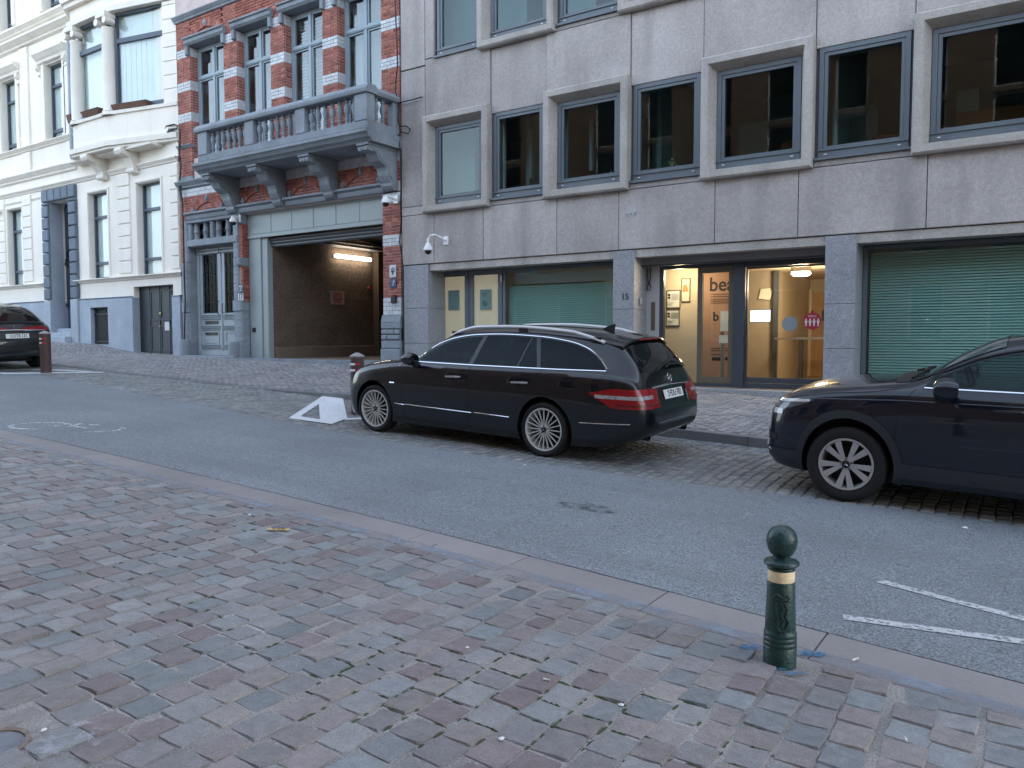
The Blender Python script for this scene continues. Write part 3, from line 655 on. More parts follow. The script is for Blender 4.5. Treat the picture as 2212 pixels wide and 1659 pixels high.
# tall banner with lettering
p0, p1 = e9(738, 1250, 15.75), e9(1075, 150, 15.75)
m_ban = mat('m_banner', (.42, .25, .18), .8, var=.06); bn = empty('lobby_banner', (p0.x, 15.75, p0.z), 'tall brownish banner with large lettering behind the entrance glass', 'banner')
piece('sheet', m_ban, bn, (p0.x, p1.x+.25, 15.75, 15.77, TZ+.12, 3.05)); piece('base', m_steel, bn, (p0.x, p1.x+.25, 15.7, 15.82, TZ, TZ+.1))
q = e9(945, 335, 15.74); text('lettering', 'bea', .40, m_ink, bn, (q.x, 15.7475, q.z), sx=.95, bold=.006)
q = e9(880, 685, 15.74); text('lettering', 'b', .26, m_ink, bn, (q.x, 15.7475, q.z), bold=.006)
b = MB()
for j, (bb, l_) in enumerate(((440, 230), (465, 200), (495, 235), (515, 230), (535, 200), (1025, 230), (1050, 220), (1090, 150))):
    q0 = e9(825, bb, 15.742); q1 = e9(825+l_, bb, 15.742); b.box(q0.x, q1.x, 15.743, 15.748, q0.z-.012, q0.z+.004)
b.build('small_print', mat('m_small_print', (.12, .07, .06), .8, var=0), bn)
b = MB()
for a0, a1 in ((838, 930), (980, 1060)):
    q0, q1 = e9(a0, 1158, 15.742), e9(a1, 1125, 15.742); b.box(q0.x, q1.x, 15.743, 15.748, q0.z, q1.z)
b.build('badge', m_ink, bn)
# info stand in front of the banner
st = empty('lobby_stand', (e9(955, 1320, 15.5).x, 15.5, TZ), 'thin stand holding white leaflets in front of the banner', 'stand')
q0, q1 = e9(930, 1320, 15.5), e9(965, 830, 15.5); piece('post', m_steel, st, (q0.x, q0.x+.06, 15.5, 15.54, TZ, q1.z))
q0, q1 = e9(915, 970, 15.45), e9(1050, 610, 15.45); piece('leaflet', m_paper, st, (q0.x+.02, q1.x+.12, 15.46, 15.47, q1.z-.42, q1.z-.02)); piece('leaflet', m_paper, st, (q0.x, q1.x+.1, 15.45, 15.458, q0.z, q1.z-.5))
# screen, stickers on the sliding door glass
p0, p1 = e9(1240, 745, RY), e9(1467, 603, RY)
sn = empty('lit_screen', (p0.x, RY, p0.z), 'small bright white screen behind the entrance door glass', 'screen')
piece('case', m_black, sn, (p0.x, p1.x, RY+.075, RY+.10, p0.z, p1.z)); piece('display', mat('m_screen', (.9, .9, .9), .5, var=0, emit=(1, .97, .9), es=.75), sn, (p0.x+.012, p1.x-.012, RY+.068, RY+.074, p0.z+.015, p1.z-.012))
b = MB(); W, H_ = p1.x-p0.x, p1.z-p0.z
for x_, z_, l_ in ((.18, .74, .16), (.22, .66, .2), (.26, .57, .1), (.34, .47, .22), (.84, .78, .06), (.84, .7, .08), (.84, .6, .08), (.1, .28, .34), (.2, .21, .26)): b.box(p0.x+x_*W, p0.x+(x_+l_)*W, RY+.064, RY+.067, p0.z+z_*H_, p0.z+z_*H_+.006)
b.build('screen_text', m_ink, sn)
c_ = e9(1685, 760, RY+.03); rr_ = abs(e9(1770, 760, RY).x-e9(1600, 760, RY).x)/2
tag(MB().lathe([(rr_, 0), (rr_, .003)], (c_.x, RY+.028, c_.z), 28, 'y').build('round_sticker', mat('m_grey_sticker', (.25, .29, .30), .7, var=.03)), 'plain pale grey round sticker on the sliding door glass', 'sticker')
c_ = e9(1930, 730, RY+.03); rs = empty('round_sticker', (c_.x, RY+.03, c_.z), 'red round sticker with white standing figures on the door glass', 'sticker')
m_red = mat('m_red_sticker', (.42, .02, .05), .6, var=.03)
MB().lathe([(.155, 0), (.155, .003)], (c_.x, RY+.028, c_.z), 28, 'y').build('disc', m_red, rs)
b = MB()
for k in range(4):
    xx = c_.x-.105+.07*k; b.lathe([(.014, 0), (.014, .003)], (xx, RY+.022, c_.z+.03), 10, 'y'); b.box(xx-.022, xx+.022, RY+.022, RY+.025, c_.z-.035, c_.z+.012); b.box(xx-.013, xx+.013, RY+.0225, RY+.0255, c_.z-.09, c_.z-.03)
b.build('figure_print', m_paper, rs); text('lettering', 'MERCI', .05, m_paper, rs, (c_.x, RY+.024, c_.z+.085))
p0, p1 = e9(1340, 500, 17.25), e9(1495, 370, 17.25)
pc = tag(MB().prism([(p0.x, p0.z+.02), (p0.x+.25, p0.z), (p1.x, p0.z+.15), (p1.x-.02, p1.z-.05), (p0.x+.25, p1.z), (p0.x+.05, p1.z-.02)], 'y', 17.27, 17.285).build('wall_picture', m_pp), 'ragged pale picture hung on the dark lobby wall', 'picture')
# hanging strap loop, intercom and number on the entrance side
q = e8(210, 390, RY-.05)
b = MB(); b.tube([(q.x-.03, RY-.04, 3.08), (q.x-.035, RY-.05, q.z+.25), (q.x-.01, RY-.05, q.z+.12), (q.x+.04, RY-.05, q.z+.05), (q.x+.03, RY-.05, q.z-.02), (q.x-.03, RY-.05, q.z-.02), (q.x-.04, RY-.05, q.z+.05), (q.x+.01, RY-.05, q.z+.12), (q.x+.035, RY-.05, q.z+.25), (q.x+.03, RY-.04, 3.08)], .012, 6)
tag(b.build('hanging_strap', m_black, None, True), 'black looped strap hanging beside the glazed entrance', 'strap')
q = e9(195, 670, RY-.02); tag(piece('intercom', mat('m_brass', (.16, .12, .09), .4, metal=.3), None, (q.x-.045, q.x+.045, RY-.015, RY-.001, q.z-.3, q.z+.27), c=.006), 'narrow brown intercom panel on the pale strip beside the entrance', 'intercom')
q = e8(82, 432, 14.18); hn = tag(text('house_number', '15', .17, m_framed, None, (q.x, 14.187, q.z), extrude=.006, bold=.002), 'small dark number 15 on the granite pillar beside the entrance', 'house number')
q = e8(172, 452, 14.4); tag(piece('door_bell_box', m_steel, None, (-6.775, -6.74, 14.42, 14.5, q.z-.07, q.z+.06), c=.004), 'small grey metal box on the side of the entrance pillar', 'bell box')
p0, p1 = e6(2030, 112, 14.2), e6(2112, 18, 14.2); piece('wall_patch', mat('m_patch', (.46, .45, .44), .9, var=.1), OFF, (p0.x, p1.x, 14.194, 14.2, p0.z, p1.z))
for a, b_ in ((2035, 100), (2070, 92), (2105, 88)): q = e6(a, b_, 14.2); MB().lathe([(.012, 0), (.012, .012)], (q.x, 14.186, q.z), 8, 'y').build('anchor_plug', m_ink, OFF)
# ================================================================== brick townhouse with balcony and garage
def atx(u, v, X):
    d = _f+_r*((u-1106)/1700)-_u*((v-829.5)/1700); k = X/d.x; return Vector((X, d.y*k, CAMZ+d.z*k))
f4 = lambda a, b, X: atx(356.6+.24803*a, 384.0+.24803*b, X)
m_brick = mat('m_brick', (.33, .095, .065), .85, var=.12, vs_=2, speck=.15, ss=120, bump=.35, bs=70, rnd=.22, cols=[(.35, .125, .09), (.31, .105, .078), (.375, .15, .112), (.33, .115, .084), (.27, .088, .068)])
m_mort = mat('m_mortar', (.58, .48, .45), .95, var=.12, vs_=3)
m_wbrick = mat('m_white_brick', (.55, .57, .59), .55, var=.12, vs_=3, rnd=.07)
m_blues = mat('m_bluestone', (.235, .265, .295), .75, var=.2, vs_=1.6, speck=.12, ss=120, bump=.3, bs=50, fine=.12, stain=.5, stain_col=(.12, .135, .15), rnd=.07)
m_paintg = mat('m_painted_wood', (.36, .41, .43), .5, var=.08, vs_=2)
m_fasc = mat('m_fascia_panel', (.33, .375, .375), .5, var=.05, vs_=1)
m_wframe = mat('m_window_frame', (.30, .37, .415), .5, var=.07)
m_hglass = glass('m_house_glass', (.60, .68, .68), .07)
m_iron = mat('m_iron', (.02, .025, .03), .5, var=.1)
m_curt = mat('m_curtain', (.45, .50, .52), .9, var=.1)
BH = empty('brick_townhouse', (-17.3, FY, 1.1), 'red brick townhouse with pale bands, stone balcony and open garage door', 'house')
bricks = []        # (x0,x1,y0,y1,z0,z1)
wb = []
rb = random.Random(17); CH = .0775
def rowbricks(a, b_, odd, pattern):
    """lengths of one course between a and b_"""
    out = []; p = a; k = odd
    while p < b_-.02:
        l_ = (.205, .1)[k % 2] if pattern else .205
        if k == odd and odd: l_ = .1
        e = min(p+l_, b_)
        if b_-e < .05: e = b_
        out.append((p, e)); p = e; k += 1
    return out
def front(x0, x1, z0, z1, y=14.2, lst=None, ch=CH, skip=None):
    lst = bricks if lst is None else lst; n = max(1, round((z1-z0)/ch)); h = (z1-z0)/n
    for i in range(n):
        for a, b_ in rowbricks(x0, x1, i % 2, True):
            za, zb_ = z0+i*h+.0075, z0+(i+1)*h-.0075
            if skip and skip((a+b_)/2, (za+zb_)/2): continue
            lst.append((a+.006, b_-.006, y+rb.uniform(-.002, .002), y+.05, za, zb_))
def side(x, y0, y1, z0, z1, lst=None, ch=CH):
    lst = bricks if lst is None else lst; n = max(1, round((z1-z0)/ch)); h = (z1-z0)/n
    for i in range(n):
        for a, b_ in rowbricks(y0, y1, (i+1) % 2, True):
            lst.append((x-.05, x+rb.uniform(-.002, .002), a+.006, b_-.006, z0+i*h+.0075, z0+(i+1)*h-.0075))
PIL = [(-21.8, -21.15), (-19.58, -18.98), (-17.55, -16.99), (-15.53, -14.98), (-13.5, -12.91)]
BANDS = [(8.10, 8.36), (9.00, 9.27), (9.97, 10.22)]
core = MB()
for i, (a, b_) in enumerate(PIL):
    core.box(a+.01, b_-.01, 14.212, 14.6, 6.3, 11.1)
    z = 6.35
    for (z0, z1) in BANDS+[(11.0, 11.0)]:
        front(a, b_, z, z0); 
        if i < 4: side(b_, 14.2+.055, 14.45, z, z0)
        if z1 > z0:
            front(a, b_, z0, z1, 14.196, wb, .088)
            if i < 4: side(b_+.003, 14.25, 14.45, z0, z1, wb, .088)
        z = z1
# upper wall, left neighbour edge, rooms
core.box(-21.85, -12.89, 14.6, 14.62, 10.35, 16); core.box(-21.86, -12.89, 14.2, 14.6, 11.12, 16); core.box(-21.8, -21.78, 14.6, 22, 1, 16); core.box(-12.92, -12.90, 14.6, 22, 1, 16); core.box(-21.86, -12.9, 14.2, 22, 16, 16.3)
core.box(-21.8, -12.9, 19.9, 20, 1, 16)
for (a, b_) in zip([p[1] for p in PIL], [p[0] for p in PIL[1:]]): core.box(a, b_, 14.25, 14.6, 6.3, 7.0)
# spandrel under the balcony and around the door
core.box(-21.8, -12.92, 14.212, 14.6, 5.17, 6.3)
core.box(-21.8, -21.45, 14.212, 14.46, 1.0, 5.2); core.box(-19.25, -18.93, 14.212, 14.45, 1.0, 5.2); core.box(-13.49, -12.92, 14.212, 14.6, 1.0, 5.2)
core.build('wall_core', m_mort, BH)
front(-21.8, -12.91, 10.46, 11.0, skip=lambda x, z: any(a-.02 < x < b_+.02 for a, b_ in PIL))
arcs = [(-20.37, 9.72, .92, 1.14, 56, 14.2), (-20.45, 4.85, .80, 1.02, 52, 14.2), (-18.17, 4.95, .74, .95, 50, 14.2), (-16.2, 4.95, .74, .95, 50, 14.2), (-14.2, 4.95, .74, .95, 50, 14.2)]
def inarc(x, z): return any(r0-.03 < math.hypot(x-cx, z-cz) < r1+.02 and abs(math.degrees(math.atan2(x-cx, z-cz))) < an+3 for cx, cz, r0, r1, an, y in arcs)
front(-21.8, -12.91, 5.43, 5.90)
front(-21.8, -12.91, 5.905, 6.12, 14.197, wb, .09)
soldier = MB().add([(-.5, 0, -.5), (.5, 0, -.5), (.5, 1, -.5), (-.5, 1, -.5), (-.5, 0, .5), (.5, 0, .5), (.5, 1, .5), (-.5, 1, .5)], [(3, 2, 1, 0), (4, 5, 6, 7), (0, 1, 5, 4), (1, 2, 6, 5), (2, 3, 7, 6), (3, 0, 4, 7)]).mesh('arch_brick', m_brick)
for cx, cz, r0, r1, an, y in arcs:
    n = 21
    for k in range(n):
        t = R(-an+2*an*(k+.5)/n); rm = (r0+r1)/2
        if k in (0, 10, n-1):
            b = MB().lathe([(.10, 0), (.10, .05), (.075, .06), (.05, .085), (.01, .09)], (0, 0, 0), 12, 'y'); v = [(cx+rm*math.sin(t)+p[0]*.7, 14.185-p[1]+.02, cz+rm*math.cos(t)+p[2]*1.05) for p in b.v]; q = MB(); q.v = v; q.f = b.f; q.build('keystone', m_blues, BH, True); continue
        put('arch_brick', soldier, BH, (cx+rm*math.sin(t), 14.17, cz+rm*math.cos(t)), (rm*2*R(an)/n*.88, .06, r1-r0), (0, t, 0))
# right pillar beside the garage, pier between door and garage, strip left of the door
front(-13.5, -12.91, 4.17, 4.93); front(-13.5, -12.91, 3.90, 4.16, 14.197, wb, .087); front(-13.5, -12.91, 2.66, 3.89); front(-13.5, -12.91, 2.24, 2.65, 14.197, wb, .10); front(-13.5, -12.91, 4.94, 5.17, 14.197, wb, .115)
side(-18.88, 14.25, 14.44, 3.95, 4.9); side(-18.88, 14.25, 14.44, 2.72, 3.72); front(-19.03, -18.88, 3.95, 4.9); front(-19.0, -18.88, 2.72, 3.72)
front(-21.8, -21.45, 5.0, 5.43); front(-21.8, -21.6, 3.95, 5.0)
unit = MB().box(-.5, .5, -.5, .5, -.5, .5)
ub = unit.mesh('brick', m_brick); uw = unit.mesh('white_brick', m_wbrick)
def emit_boxes(lst, me, name, m, first):
    q = sorted(lst, key=lambda t: (t[0])*-1); big = MB()
    q = [t for t in q if inview(t[0], t[2], t[4])]+[t for t in q if not inview(t[0], t[2], t[4])]
    for i, t in enumerate(q):
        if i < first: put(name, me, BH, ((t[0]+t[1])/2, (t[2]+t[3])/2, (t[4]+t[5])/2), (t[1]-t[0], t[3]-t[2], t[5]-t[4]))
        else: big.box(*t)
    if big.v: o = big.build(name+'_field', m, BH); o['kind'] = 'stuff'
emit_boxes(bricks, ub, 'brick', m_brick, 300); emit_boxes(wb, uw, 'white_brick', m_wbrick, 200)
piece('shading_storeys', m_brick, BH, (-21.86, -12.9, 14.3, 22, 16.31, 20))  # unseen height added to keep sun off the opposite fronts
# string courses: profile extruded along x
def profile_x(name, prof, x0, x1, m, parent): return MB().prism(prof, 'x', x0, x1).build(name, m, parent, 35)
def mould(y, z0, z1, out):
    """classical moulding profile, standing out `out` from plane y"""
    h = z1-z0; return [(y+.05, z0), (y, z0), (y-out*.35, z0+h*.15), (y-out*.4, z0+h*.35), (y-out*.75, z0+h*.55), (y-out*.85, z0+h*.7), (y-out, z0+h*.78), (y-out, z0+h*.93), (y-out*.9, z1), (y+.05, z1)]
profile_x('string_course', mould(14.2, 11.0, 11.18, .14), -21.86, -12.92, m_blues, BH)
profile_x('string_course', mould(14.2, 7.33, 7.43, .09), -21.84, -21.1, m_blues, BH)
profile_x('string_course', mould(14.2, 6.13, 6.36, .16), -21.86, -19.5, m_blues, BH)
for (a, b_) in PIL[:1]: piece('band_stone', m_blues, BH, (a-.01, b_+.01, 14.185, 14.5, 6.37, 6.5), c=.01)
# --- windows of the upper floor
for i, (a, b_) in enumerate(zip([p[1] for p in PIL], [p[0] for p in PIL[1:]])):
    f = ring(MB(), a, b_, 6.9, 10.24, .075, 14.45, 14.55); xm = (a+b_)/2
    f.box(a+.075, b_-.075, 14.43, 14.55, 9.31, 9.40); f.box(xm-.045, xm+.045, 14.435, 14.55, 6.97, 10.17); f.box(a+.07, b_-.07, 14.415, 14.44, 9.335, 9.365)
    w_ = f.build('window', m_wframe, BH)
    for (x0, x1) in ((a+.075, xm-.045), (xm+.045, b_-.075)):
        for (z0, z1) in ((6.97, 9.31), (9.40, 10.17)):
            ring(MB(), x0+.003, x1-.003, z0+.003, z1-.003, .045, 14.465, 14.53).build('sash', m_wframe, w_)
            # each old pane sits a little out of true
            t1, t2 = rb.uniform(-.004, .004), rb.uniform(-.004, .004)
            MB().add([(x0+.04, 14.50+t1, z0+.04), (x1-.04, 14.50-t1, z0+.04), (x1-.04, 14.50-t1+t2, z1-.04), (x0+.04, 14.50+t1+t2, z1-.04), (x0+.04, 14.508+t1, z0+.04), (x1-.04, 14.508-t1, z0+.04), (x1-.04, 14.508-t1+t2, z1-.04), (x0+.04, 14.508+t1+t2, z1-.04)], [(3, 2, 1, 0), (4, 5, 6, 7), (0, 1, 5, 4), (1, 2, 6, 5), (2, 3, 7, 6), (3, 0, 4, 7)]).build('pane', m_hglass, w_)
    if i == 2:
        me = MB().box(a+.1, b_-.1, 14.66, 14.69, 0, .045).mesh('louvre', m_curt); z = 7.0
        while z < 10.15: put('louvre', me, w_, (0, 0, z)); z += .085
    else:
        b = MB(); k = 26; W = (b_-a)*(.55 if i < 2 else .9); xs = np.linspace(b_-.08-W, b_-.08, k)
        for x, x2 in zip(xs, xs[1:]):
            j = int(round((x-xs[0])*100)); ya, yb_ = 14.72+.03*math.sin(x*38), 14.72+.03*math.sin(x2*38)
            b.add([(x, ya, 6.95), (x2, yb_, 6.95), (x2, yb_, 10.2), (x, ya, 10.2)], [(0, 1, 2, 3)])
        b.build('curtain', m_curt, w_, True)
    # lintel with end brackets
    MB().prism([(14.45, 10.25), (14.14, 10.25), (14.08, 10.31), (14.08, 10.40), (14.03, 10.42), (14.03, 10.46), (14.45, 10.46)], 'x', a-.14, b_+.14).build('lintel', m_blues, BH)
    for xx in (a-.12, b_+.0): piece('lintel_block', m_blues, BH, (xx, xx+.12, 14.10, 14.2, 9.98, 10.24), c=.02)
piece('interior_wall', m_int, BH, (-21.7, -13, 17.0, 17.1, 6.4, 11)); piece('interior_floor', m_int, BH, (-21.7, -13, 14.6, 17, 6.45, 6.6))
# --- balcony
bal = profile_x('balcony', [(14.2, 6.16), (13.22, 6.16), (13.17, 6.22), (13.10, 6.24), (13.06, 6.31), (13.01, 6.34), (13.01, 6.40), (13.10, 6.44), (14.2, 6.44)], -19.42, -12.86, m_blues, BH)
piece('plinth_course', m_blues, bal, (-19.30, -12.92, 13.12, 13.36, 6.445, 6.62), (-13.16, -12.92, 13.36, 14.19, 6.445, 6.62), (-19.30, -19.06, 13.36, 14.19, 6.445, 6.62), c=.012)
hr = [(13.06, 7.23), (13.04, 7.26), (13.04, 7.32), (13.07, 7.36), (13.12, 7.42), (13.34, 7.42), (13.39, 7.36), (13.40, 7.26), (13.38, 7.23)]
profile_x('handrail', hr, -19.36, -12.86, m_blues, bal)
MB().prism([(-12.90-(p[0]-13.06), p[1]) for p in hr], 'y', 13.40, 14.19).build('handrail', m_blues, bal, 35); MB().prism([(-19.32+(p[0]-13.06), p[1]) for p in hr], 'y', 13.40, 14.19).build('handrail', m_blues, bal, 35)
PIER = [(-19.28, -18.88), (-17.28, -16.93), (-15.34, -15.0), (-13.32, -12.92)]
for a, b_ in PIER: piece('pier', m_blues, bal, (a, b_, 13.11, 13.37, 6.625, 7.228), c=.012)
piece('pier', m_blues, bal, (-13.12, -12.94, 14.0, 14.19, 6.625, 7.228), c=.01)
bprof = [(.055, 0), (.055, .04), (.035, .06), (.03, .09), (.05, .115), (.055, .135), (.05, .155), (.033, .165), (.05, .185), (.052, .20), (.035, .215), (.042, .24), (.068, .33), (.072, .38), (.062, .43), (.038, .48), (.036, .50), (.055, .515), (.055, .535), (.037, .55), (.036, .57), (.055, .58), (.055, .605)]
bme = MB().lathe(bprof, (0, 0, 0), 12).mesh('baluster', m_blues, 50)
for (p, q) in zip(PIER, PIER[1:]):
    n = 7
    for k in range(n): put('baluster', bme, bal, (p[1]+(q[0]-p[1])*(k+.5)/n, 13.24, 6.622))
for k in range(2): put('baluster', bme, bal, (-13.03, 13.52+.22*k, 6.622)); put('baluster', bme, bal, (-19.18, 13.5+.24*k, 6.622))
def console(x):
    """scrolled stone bracket"""
    pts = [(14.2, 6.155), (13.28, 6.155), (13.25, 6.09), (13.22, 6.06), (13.24, 5.99), (13.33, 5.965), (13.42, 5.99), (13.5, 5.96), (13.54, 5.88), (13.60, 5.80), (13.72, 5.74), (13.82, 5.70), (13.86, 5.62), (13.88, 5.52), (13.94, 5.42), (13.99, 5.36), (13.98, 5.29), (14.03, 5.23), (14.10, 5.20), (14.2, 5.20)]
    b = MB().prism(pts, 'x', x-.17, x+.17); o = b.build('console', m_blues, BH)
    q = MB(); 
    for sx in (-.172, .172):
        q.tube([(x+sx, 13.34+.03*0, 6.05)]+[(x+sx, y+.05, z+.04) for y, z in pts[5:18]], .018, 6)
    q.box(x-.19, x+.19, 13.2, 14.2, 6.10, 6.15)
    for k in range(3): q.box(x-.12+.09*k, x-.06+.09*k, 13.215, 13.25, 5.985, 6.05)
    q.build('carving', m_blues, o, 40)
for x in (-19.13, -17.16, -15.18, -13.17): console(x)
for (a, b_) in ((-21.4, -19.32), (-18.95, -17.36), (-16.95, -15.38), (-14.98, -13.38)):
    profile_x('stone_sill', [(14.45, 5.19), (14.13, 5.19), (14.10, 5.24), (14.10, 5.31), (14.02, 5.35), (14.02, 5.40), (14.1, 5.42), (14.45, 5.42)], a, b_, m_blues, BH)
# --- garage: fascia, jambs, roller shutter, interior
fz0, fz1, GYF = 4.50, 5.165, 14.38
piece('fascia', m_fasc, BH, (-18.87, -13.51, GYF, GYF+.06, fz0, fz1))
n = 6; W = (-13.60+18.72)/n
for k in range(n): piece('fascia_panel', m_fasc, BH, (-18.70+W*k+.012, -18.70+W*(k+1)-.012, GYF-.014, GYF, fz0+.10, fz1-.06), c=.006)
piece('fascia_rail', m_fasc, BH, (-18.87, -13.51, GYF-.03, GYF+.05, fz0-.01, fz0+.045)); piece('fascia_rail', m_fasc, BH, (-18.87, -13.51, GYF-.02, GYF+.05, fz1-.035, fz1+.003))
piece('garage_jamb', m_fasc, BH, (-18.87, -18.36, 14.40, 14.60, 1.10, 4.49), c=.01); piece('garage_jamb', m_fasc, BH, (-18.345, -18.12, 14.44, 14.62, 1.10, 4.49), c=.01); piece('garage_jamb', m_fasc, BH, (-13.62, -13.48, 14.45, 14.62, 1.10, 4.49))
m_shut = mat('m_shutter_slat', (.11, .115, .12), .5, var=.08, metal=.3)
for k in range(3): MB().lathe([(.055, 0), (.055, 4.5)], (-18.12, 14.56+.03*k, 4.44-.085*k), 10, 'x').build('shutter_slat', m_shut, BH, True)
m_gwall = mat('m_garage_wall', (.15, .112, .085), .95, var=.2, vs_=1.5, speck=.45, ss=32, bump=1., bs=28)
m_gpale = mat('m_garage_kerb', (.20, .155, .12), .85, var=.15, vs_=2)
GXL = -18.08
for k, (y0, y1) in enumerate(((14.63, 16.0), (16.0, 17.4), (17.4, 18.8), (18.8, 20))):
    for (z0, z1) in ((1.45, 2.05), (2.05, 2.85), (2.85, 4.9)): piece('garage_wall', m_gwall, BH, (GXL-.12, GXL-rb.uniform(0, .002), y0+.002, y1-.002, z0+.003, z1-.003))
piece('garage_wall', m_gwall, BH, (GXL-.1, -12.95, 18.9, 19.0, 1.1, 4.9)); piece('garage_wall', m_gwall, BH, (-13.2, -13.1, 14.7, 18.9, 1.1, 4.9))
piece('garage_pilaster', mat('m_garage_post', (.105, .075, .055), .9, var=.1), BH, (GXL, GXL+.25, 18.55, 18.9, 1.1, 4.9))
piece('garage_kerb', m_gpale, BH, (GXL-.02, GXL+.1, 14.64, 18.5, 1.1, 1.44)); piece('garage_floor', m_gpale, BH, (-18.1, -13.1, 14.0, 19, .8, 1.115)); piece('garage_ceiling', m_gwall, BH, (-18.2, -13, 14.65, 19, 4.75, 4.85))
piece('ceiling_duct', m_shut, BH, (GXL+.05, GXL+.5, 15.0, 18.8, 4.45, 4.5)); piece('ceiling_duct', m_shut, BH, (GXL+.7, GXL+.75, 15.0, 18.8, 4.5, 4.56))
piece('garage_apron', m_blues, BH, (-18.9, -13.5, 13.8, 14.2, .8, 1.125)); piece('door_step', m_blues, BH, (-21.4, -19.0, 13.92, 14.55, .8, 1.175), c=.02)
# fluorescent lamp on the garage wall
p0, p1 = f4(1485, 685, GXL+.1), f4(1785, 710, GXL+.1)
fl = empty('fluorescent_lamp', (GXL, p0.y, p0.z), 'lit white fluorescent tube lamp on the dark garage wall', 'lamp')
zl = (p0.z+p1.z)/2
MB().lathe([(.03, 0), (.055, .01), (.055, p1.y-p0.y-.01), (.03, p1.y-p0.y)], (GXL+.12, p0.y, zl), 14, 'y').build('tube', mat('m_tube', (1, 1, 1), .4, var=0, emit=(1, .86, .68), es=3.6), fl, True)
piece('housing', m_white, fl, (GXL, GXL+.055, p0.y-.02, p1.y+.02, zl-.05, zl+.05))
q = f4(1785, 960, GXL+.05); tag(MB().lathe([(.05, 0), (.05, .04), (.02, .05)], (GXL+.0, q.y, q.z), 12, 'x').build('red_button', mat('m_red', (.45, .04, .02), .5)), 'small red round switch on the garage wall under the lamp', 'switch')
p0, p1 = f4(1440, 1100, GXL+.01), f4(1560, 992, GXL+.01)
sg = empty('garage_sign', (GXL, p0.y, p0.z), 'pinkish white sign with red lettering on the garage wall', 'sign')
piece('board', mat('m_sign_board', (.42, .33, .31), .6, var=.05), sg, (GXL+.002, GXL+.012, p0.y, p1.y, p0.z, p1.z))
m_rt = mat('m_red_text', (.35, .03, .03), .7, var=0); ym = (p0.y+p1.y)/2
for k, (t, sz) in enumerate((('ATTENTION', .085), ('SORTIE DE', .08), ('VEHICULES', .08), ('OPGELET', .08))):
    text('lettering', t, sz, m_rt, sg, (GXL+.013, ym, p1.z-.07-(p1.z-p0.z-.1)/3.6*k), rot=(R(90), 0, R(90)), sx=.95, bold=.002)
# --- front door, number 17
DY = 14.47
dx0, dx1, dz0, dz1 = -21.43, -19.2, 1.18, 4.50
piece('door_frame', m_paintg, BH, (dx0, dx0+.12, DY-.03, DY+.1, dz0, dz1), (dx1-.05, dx1, DY-.03, DY+.1, dz0, dz1), (dx0+.12, dx1-.05, DY-.03, DY+.1, dz1-.12, dz1), c=.01)
xm = (dx0+.12+dx1-.05)/2
m_dglass = glass('m_door_glass', (.05, .06, .065), .01, refl=(.45, .5, .5))
for s_, (a, b_) in ((0, (dx0+.125, xm-.03)), (1, (xm+.03, dx1-.055))):
    b = MB(); b.box(a, b_, DY+.02, DY+.07, dz0, dz0+1.20); ring(b, a, b_, dz0+1.2, dz1-.125, .15, DY+.01, DY+.07, .05)
    dl = b.build('door_leaf', m_paintg, BH)
    piece('pane', m_dglass, dl, (a+.14, b_-.14, DY+.04, DY+.05, dz0+1.25, dz1-.27))
    g = MB(); gx0, gx1, gz0, gz1 = a+.16, b_-.16, dz0+1.27, dz1-.29
    for k in range(5): x = gx0+(gx1-gx0)*k/4; g.tube([(x, DY+.0, gz0), (x, DY+.0, gz1)], .009, 5)
    for k in range(7): z = gz0+(gz1-gz0)*k/6; g.tube([(gx0, DY+.0, z), (gx1, DY+.0, z)], .008, 5)
    for k in range(6):
        for side_ in (0, 1):
            cx_, cz_ = gx0+(gx1-gx0)*(.27+.46*side_), gz0+(gz1-gz0)*(k+.5)/6; g.tube([(cx_+.07*math.cos(t), DY-.005, cz_+.10*math.sin(t)) for t in np.linspace(0, 2*math.pi, 11)[:-1]], .007, 4, True)
    g.build('grille', m_iron, dl)
    mo = MB()
    for zz in (1.19, 1.14, 1.08, .86, .81, .76, .30, .25, .20): mo.prism([(DY+.02, dz0+zz-.012), (DY-.02, dz0+zz-.005), (DY-.025, dz0+zz+.012), (DY+.02, dz0+zz+.02)], 'x', a+.06, b_-.05)
    mo.box(a, b_, DY-.03, DY+.02, dz0, dz0+.13); ring(mo, a+.14, b_-.12, dz0+.36, dz0+.7, .03, DY+.0, DY+.02)
    mo.prism([(DY+.02, dz1-.33), (DY-.05, dz1-.29), (DY-.05, dz1-.26), (DY+.02, dz1-.26)], 'x', a, b_); mo.prism([(DY+.02, dz1-.24), (DY-.06, dz1-.2), (DY-.06, dz1-.17), (DY+.02, dz1-.17)], 'x', a, b_)
    mo.build('moulding', m_paintg, dl)
    if s_ == 0:
        piece('letter_slot', m_black, dl, (a+.22, b_-.16, DY-.002, DY+.0195, dz0+.93, dz0+1.02)); piece('letter_slot', m_black, dl, (a+.22, b_-.16, DY-.002, DY+.0195, dz0+.60, dz0+.68))
piece('dark_hall_sheet', m_black, BH, (dx0, dx1, DY+.09, DY+.11, dz0, dz1))  # black sheet put in to keep the space behind the glass dark
post = MB().lathe([(.05, 0), (.05, 1.0), (.035, 1.05), (.035, 2.4), (.05, 2.5), (.05, 2.9)], (xm, DY+.02, dz0), 10); post.build('door_post', m_paintg, BH, 50)
hd = MB().tube([(xm-.1, DY-.02, 2.38), (xm-.1, DY-.07, 2.44), (xm-.1, DY-.07, 2.72), (xm-.1, DY-.02, 2.80)], .014, 6); hd.tube([(xm+.12, DY-.02, 2.42), (xm+.12, DY-.06, 2.46), (xm+.12, DY-.06, 2.66), (xm+.12, DY-.02, 2.70)], .014, 6); hd.build('door_handle', m_iron, BH, True)
